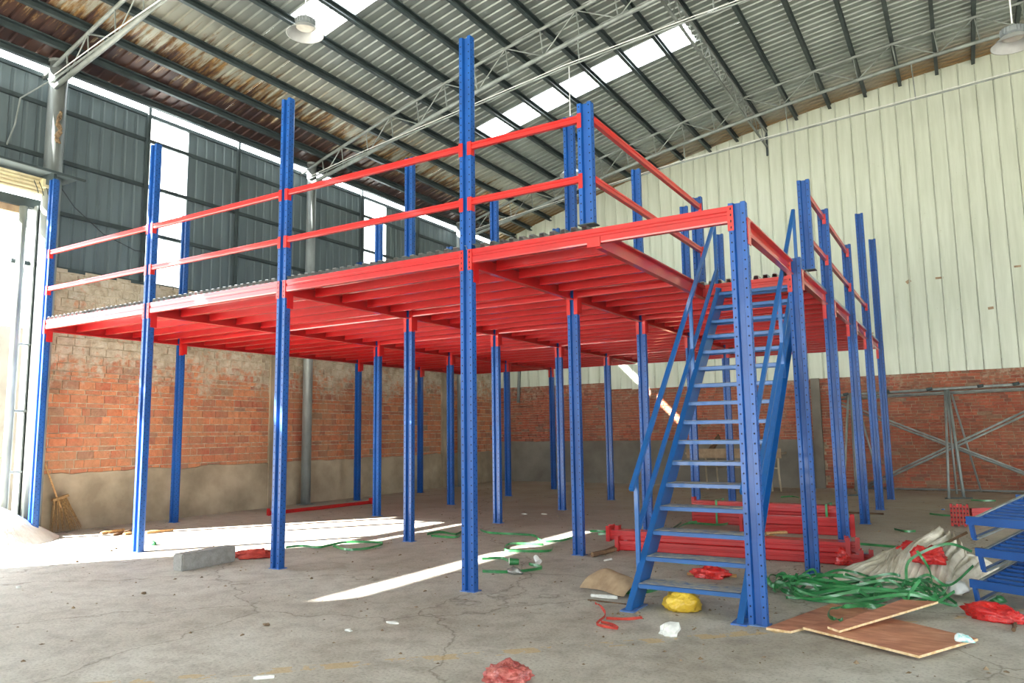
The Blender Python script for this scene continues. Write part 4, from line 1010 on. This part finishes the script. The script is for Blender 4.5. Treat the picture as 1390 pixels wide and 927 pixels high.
# ------------------------------------------------------------------ stacked blue racks at the right edge
def rack(ox, oy, z0, label, ang=-.48):
    ca, sa = math.cos(ang), math.sin(ang); t = thing('steel_rack', label, 'rack', (ox, oy, z0), 'blue racks stacked at the right edge')
    def w(x, y, z): return Vector((ox+ca*x-sa*y, oy+sa*x+ca*y, z0+z))
    Lx, Ly = 1.5, .8; H = .15; rise = .13
    def bar(name, a, b, ww, hh, mat='blue_paint', par=t): mb = MB(); mb.obox(w(*a), w(*b), ww, hh); return part(name, mb, mat, par)
    bar('front_beam', (0, 0, H), (Lx, 0, H), .03, .062); bar('back_beam', (0, Ly, H+rise), (Lx, Ly, H+rise), .03, .05)
    for x in (.09, Lx-.05):
        bar('side_rail', (x, .0, H+.01), (x, Ly, H+rise+.01), .03, .04); bar('edge_strip', (x-.012, .0, H+.034), (x-.012, Ly, H+rise+.034), .022, .008, 'galvanised')
    for k in range(8): bar('slat', (.1, .09+k*.09, H+.008+rise*(.09+k*.09)/Ly), (Lx-.06, .09+k*.09, H+.008+rise*(.09+k*.09)/Ly), .05, .045)
    for x in (.03, Lx-.03):
        for y in (.0, Ly): bar('leg', (x, y, H-.02+(rise if y else 0)), (x+.015, y, .02+(rise*.8 if y else 0)), .028, .028)
        bar('runner', (x+.015, 0, .014), (x+.015, Ly, .014+rise*.8), .03, .026); bar('runner_strip', (x+.045, 0, .02), (x+.045, Ly, .02+rise*.8), .022, .012, 'galvanised')
for k, (ox, oy, lab) in enumerate(((3.70, 1.42, 'bottom blue steel rack of the stack at the right edge'), (3.755, 1.44, 'middle blue steel rack of the stack at the right edge'), (3.71, 1.45, 'top blue steel rack of the stack at the right edge'))):
    rack(ox, oy, .0+k*.236, lab)

# ------------------------------------------------------------------ sticks, scraps and grit
def stick(u0, v0, u1, v1, r, mat, label, name='wood_stick', cat='stick', group=None, h=None, z=None):
    a, b = Vector(at(u0, v0)), Vector(at(u1, v1)); mb = MB(); z = r if z is None else z; n = 7; pts = []
    for k in range(n): q = a.lerp(b, k/(n-1)); pts.append((q.x+random.uniform(-.2, .2)*r, q.y+random.uniform(-.2, .2)*r, z))
    mb.path(pts, [r*random.uniform(.75, 1.15) for _ in range(n)], 6); single(name, mb, mat, label, cat, group)
stick(137, 726, 168, 721, .022, 'wood', 'leftmost short bamboo stick on the sunlit floor')
stick(153, 728, 177, 722, .018, 'wood_dark', 'dark stick crossing between the bamboo sticks on the sunlit floor')
stick(168, 727, 184, 724, .02, 'wood', 'short bamboo stick just left of the second front upright')
stick(198, 725, 235, 721, .022, 'wood', 'long bamboo stick just right of the second front upright')
stick(804, 757, 836, 749, .03, 'wood_dark', 'split brown plank beside the left end of the front red beams')
stick(815, 751, 837, 742, .012, 'wood_dark', 'thin dark stick leaning by the left end of the front red beams')
stick(933, 781, 1000, 784, .016, 'wood', 'brown stick under the red bag behind the stairs')
stick(803, 811, 838, 814, .016, 'paper_white', 'pale narrow offcut on the floor below the cardboard sheet')
stick(798, 815, 850, 821, .006, 'wood_dark', 'thin dark rod on the floor below the cardboard sheet')
stick(905, 729, 1000, 736, .016, 'wood', 'pale timber strip lying behind the front red beams')
stick(1040, 726, 1095, 723, .02, 'wood', 'pale timber batten between the front beams and the short bundle')
stick(1045, 729, 1072, 736, .02, 'wood', 'angled timber batten under the short red bundle')
stick(1085, 736, 1100, 731, .02, 'wood', 'timber offcut beside the green strap near the short bundle')
stick(1152, 697, 1200, 699, .016, 'wood_dark', 'broken brown stick on the floor behind the third right-hand upright')
stick(1135, 781, 1158, 779, .012, 'wood_dark', 'dark twig beside the left tail of the sack pile')
stick(1128, 790, 1136, 798, .014, 'wood', 'pale chip of wood left of the sack pile')
stick(1376, 858, 1379, 847, .014, 'wood_dark', 'dark stub of wire beside the flat red bag')
mb = MB(); mb.tube((3.02, 2.3, .02), (3.7, 2.2, .44), .012, 6); single('wood_stick', mb, 'wood_dark', 'brown stick lying over the top of the sack pile', 'stick')
stick(344, 923, 372, 921, .010, 'paper_white', 'white paper strip on the near floor')
stick(820, 762, 830, 760, .01, 'paper_white', 'white scrap on the floor by the split plank')
for k, (u, v, lab) in enumerate(((533, 846, 'white paper scrap on the bare floor below the sun streak'), (738, 698, 'white paper scrap between the deep uprights'), (712, 698, 'small white scrap left of the paper between the deep uprights'), (157, 745, 'brown clod on the sunlit floor'), (150, 748, 'flat brown chip in front of the clod on the sunlit floor'), (103, 763, 'dark chip at the edge of the sunlit floor'), (195, 806, 'dark chip on the shaded floor at left'), (25, 798, 'pale flake on the shaded floor at far left'), (473, 857, 'pale splinter on the bare floor in the foreground'), (362, 849, 'small dark pebble cluster in the foreground'), (1280, 692, 'small blue metal clip on the floor near the red brackets'))):
    crumple('floor_scrap', at(u, v), (.03, .02, .014) if k > 2 else (.06, .025, .01), ('paper_white' if k in (0, 1, 2, 7, 8) else 'blue_paint' if k == 10 else 'dirt'), lab, 'scrap', 60+k, .5, 3, sub=2)
rb = random.Random(77); mb = MB()
for k in range(1500):
    if k % 3: x, y = rb.uniform(-6.5, 5), rb.uniform(-3.4, 6)
    else: x, y = rb.uniform(-7.4, 5), rb.uniform(3, 12.5)
    if k % 5 == 0: x, y = rb.gauss(1.6, 1.2), rb.gauss(1.2, 1.2)
    r = abs(rb.gauss(.003, .005))+.002; a = rb.uniform(0, 6.28); h = r*rb.uniform(.4, 1.2); e = rb.uniform(1, 2.2)
    q = [(x+r*e*math.cos(a), y+r*e*math.sin(a)), (x-r*math.sin(a), y+r*math.cos(a)), (x-r*e*math.cos(a), y-r*e*math.sin(a)), (x+r*math.sin(a), y-r*math.cos(a))]
    mb.add([(*p, .0) for p in q]+[(x, y, h)], [(0, 1, 4), (1, 2, 4), (2, 3, 4), (3, 0, 4), (3, 2, 1, 0)])
single('floor_grit', mb, 'dirt', 'scattered grit and crumbs over the concrete floor', 'grit', kind='stuff')
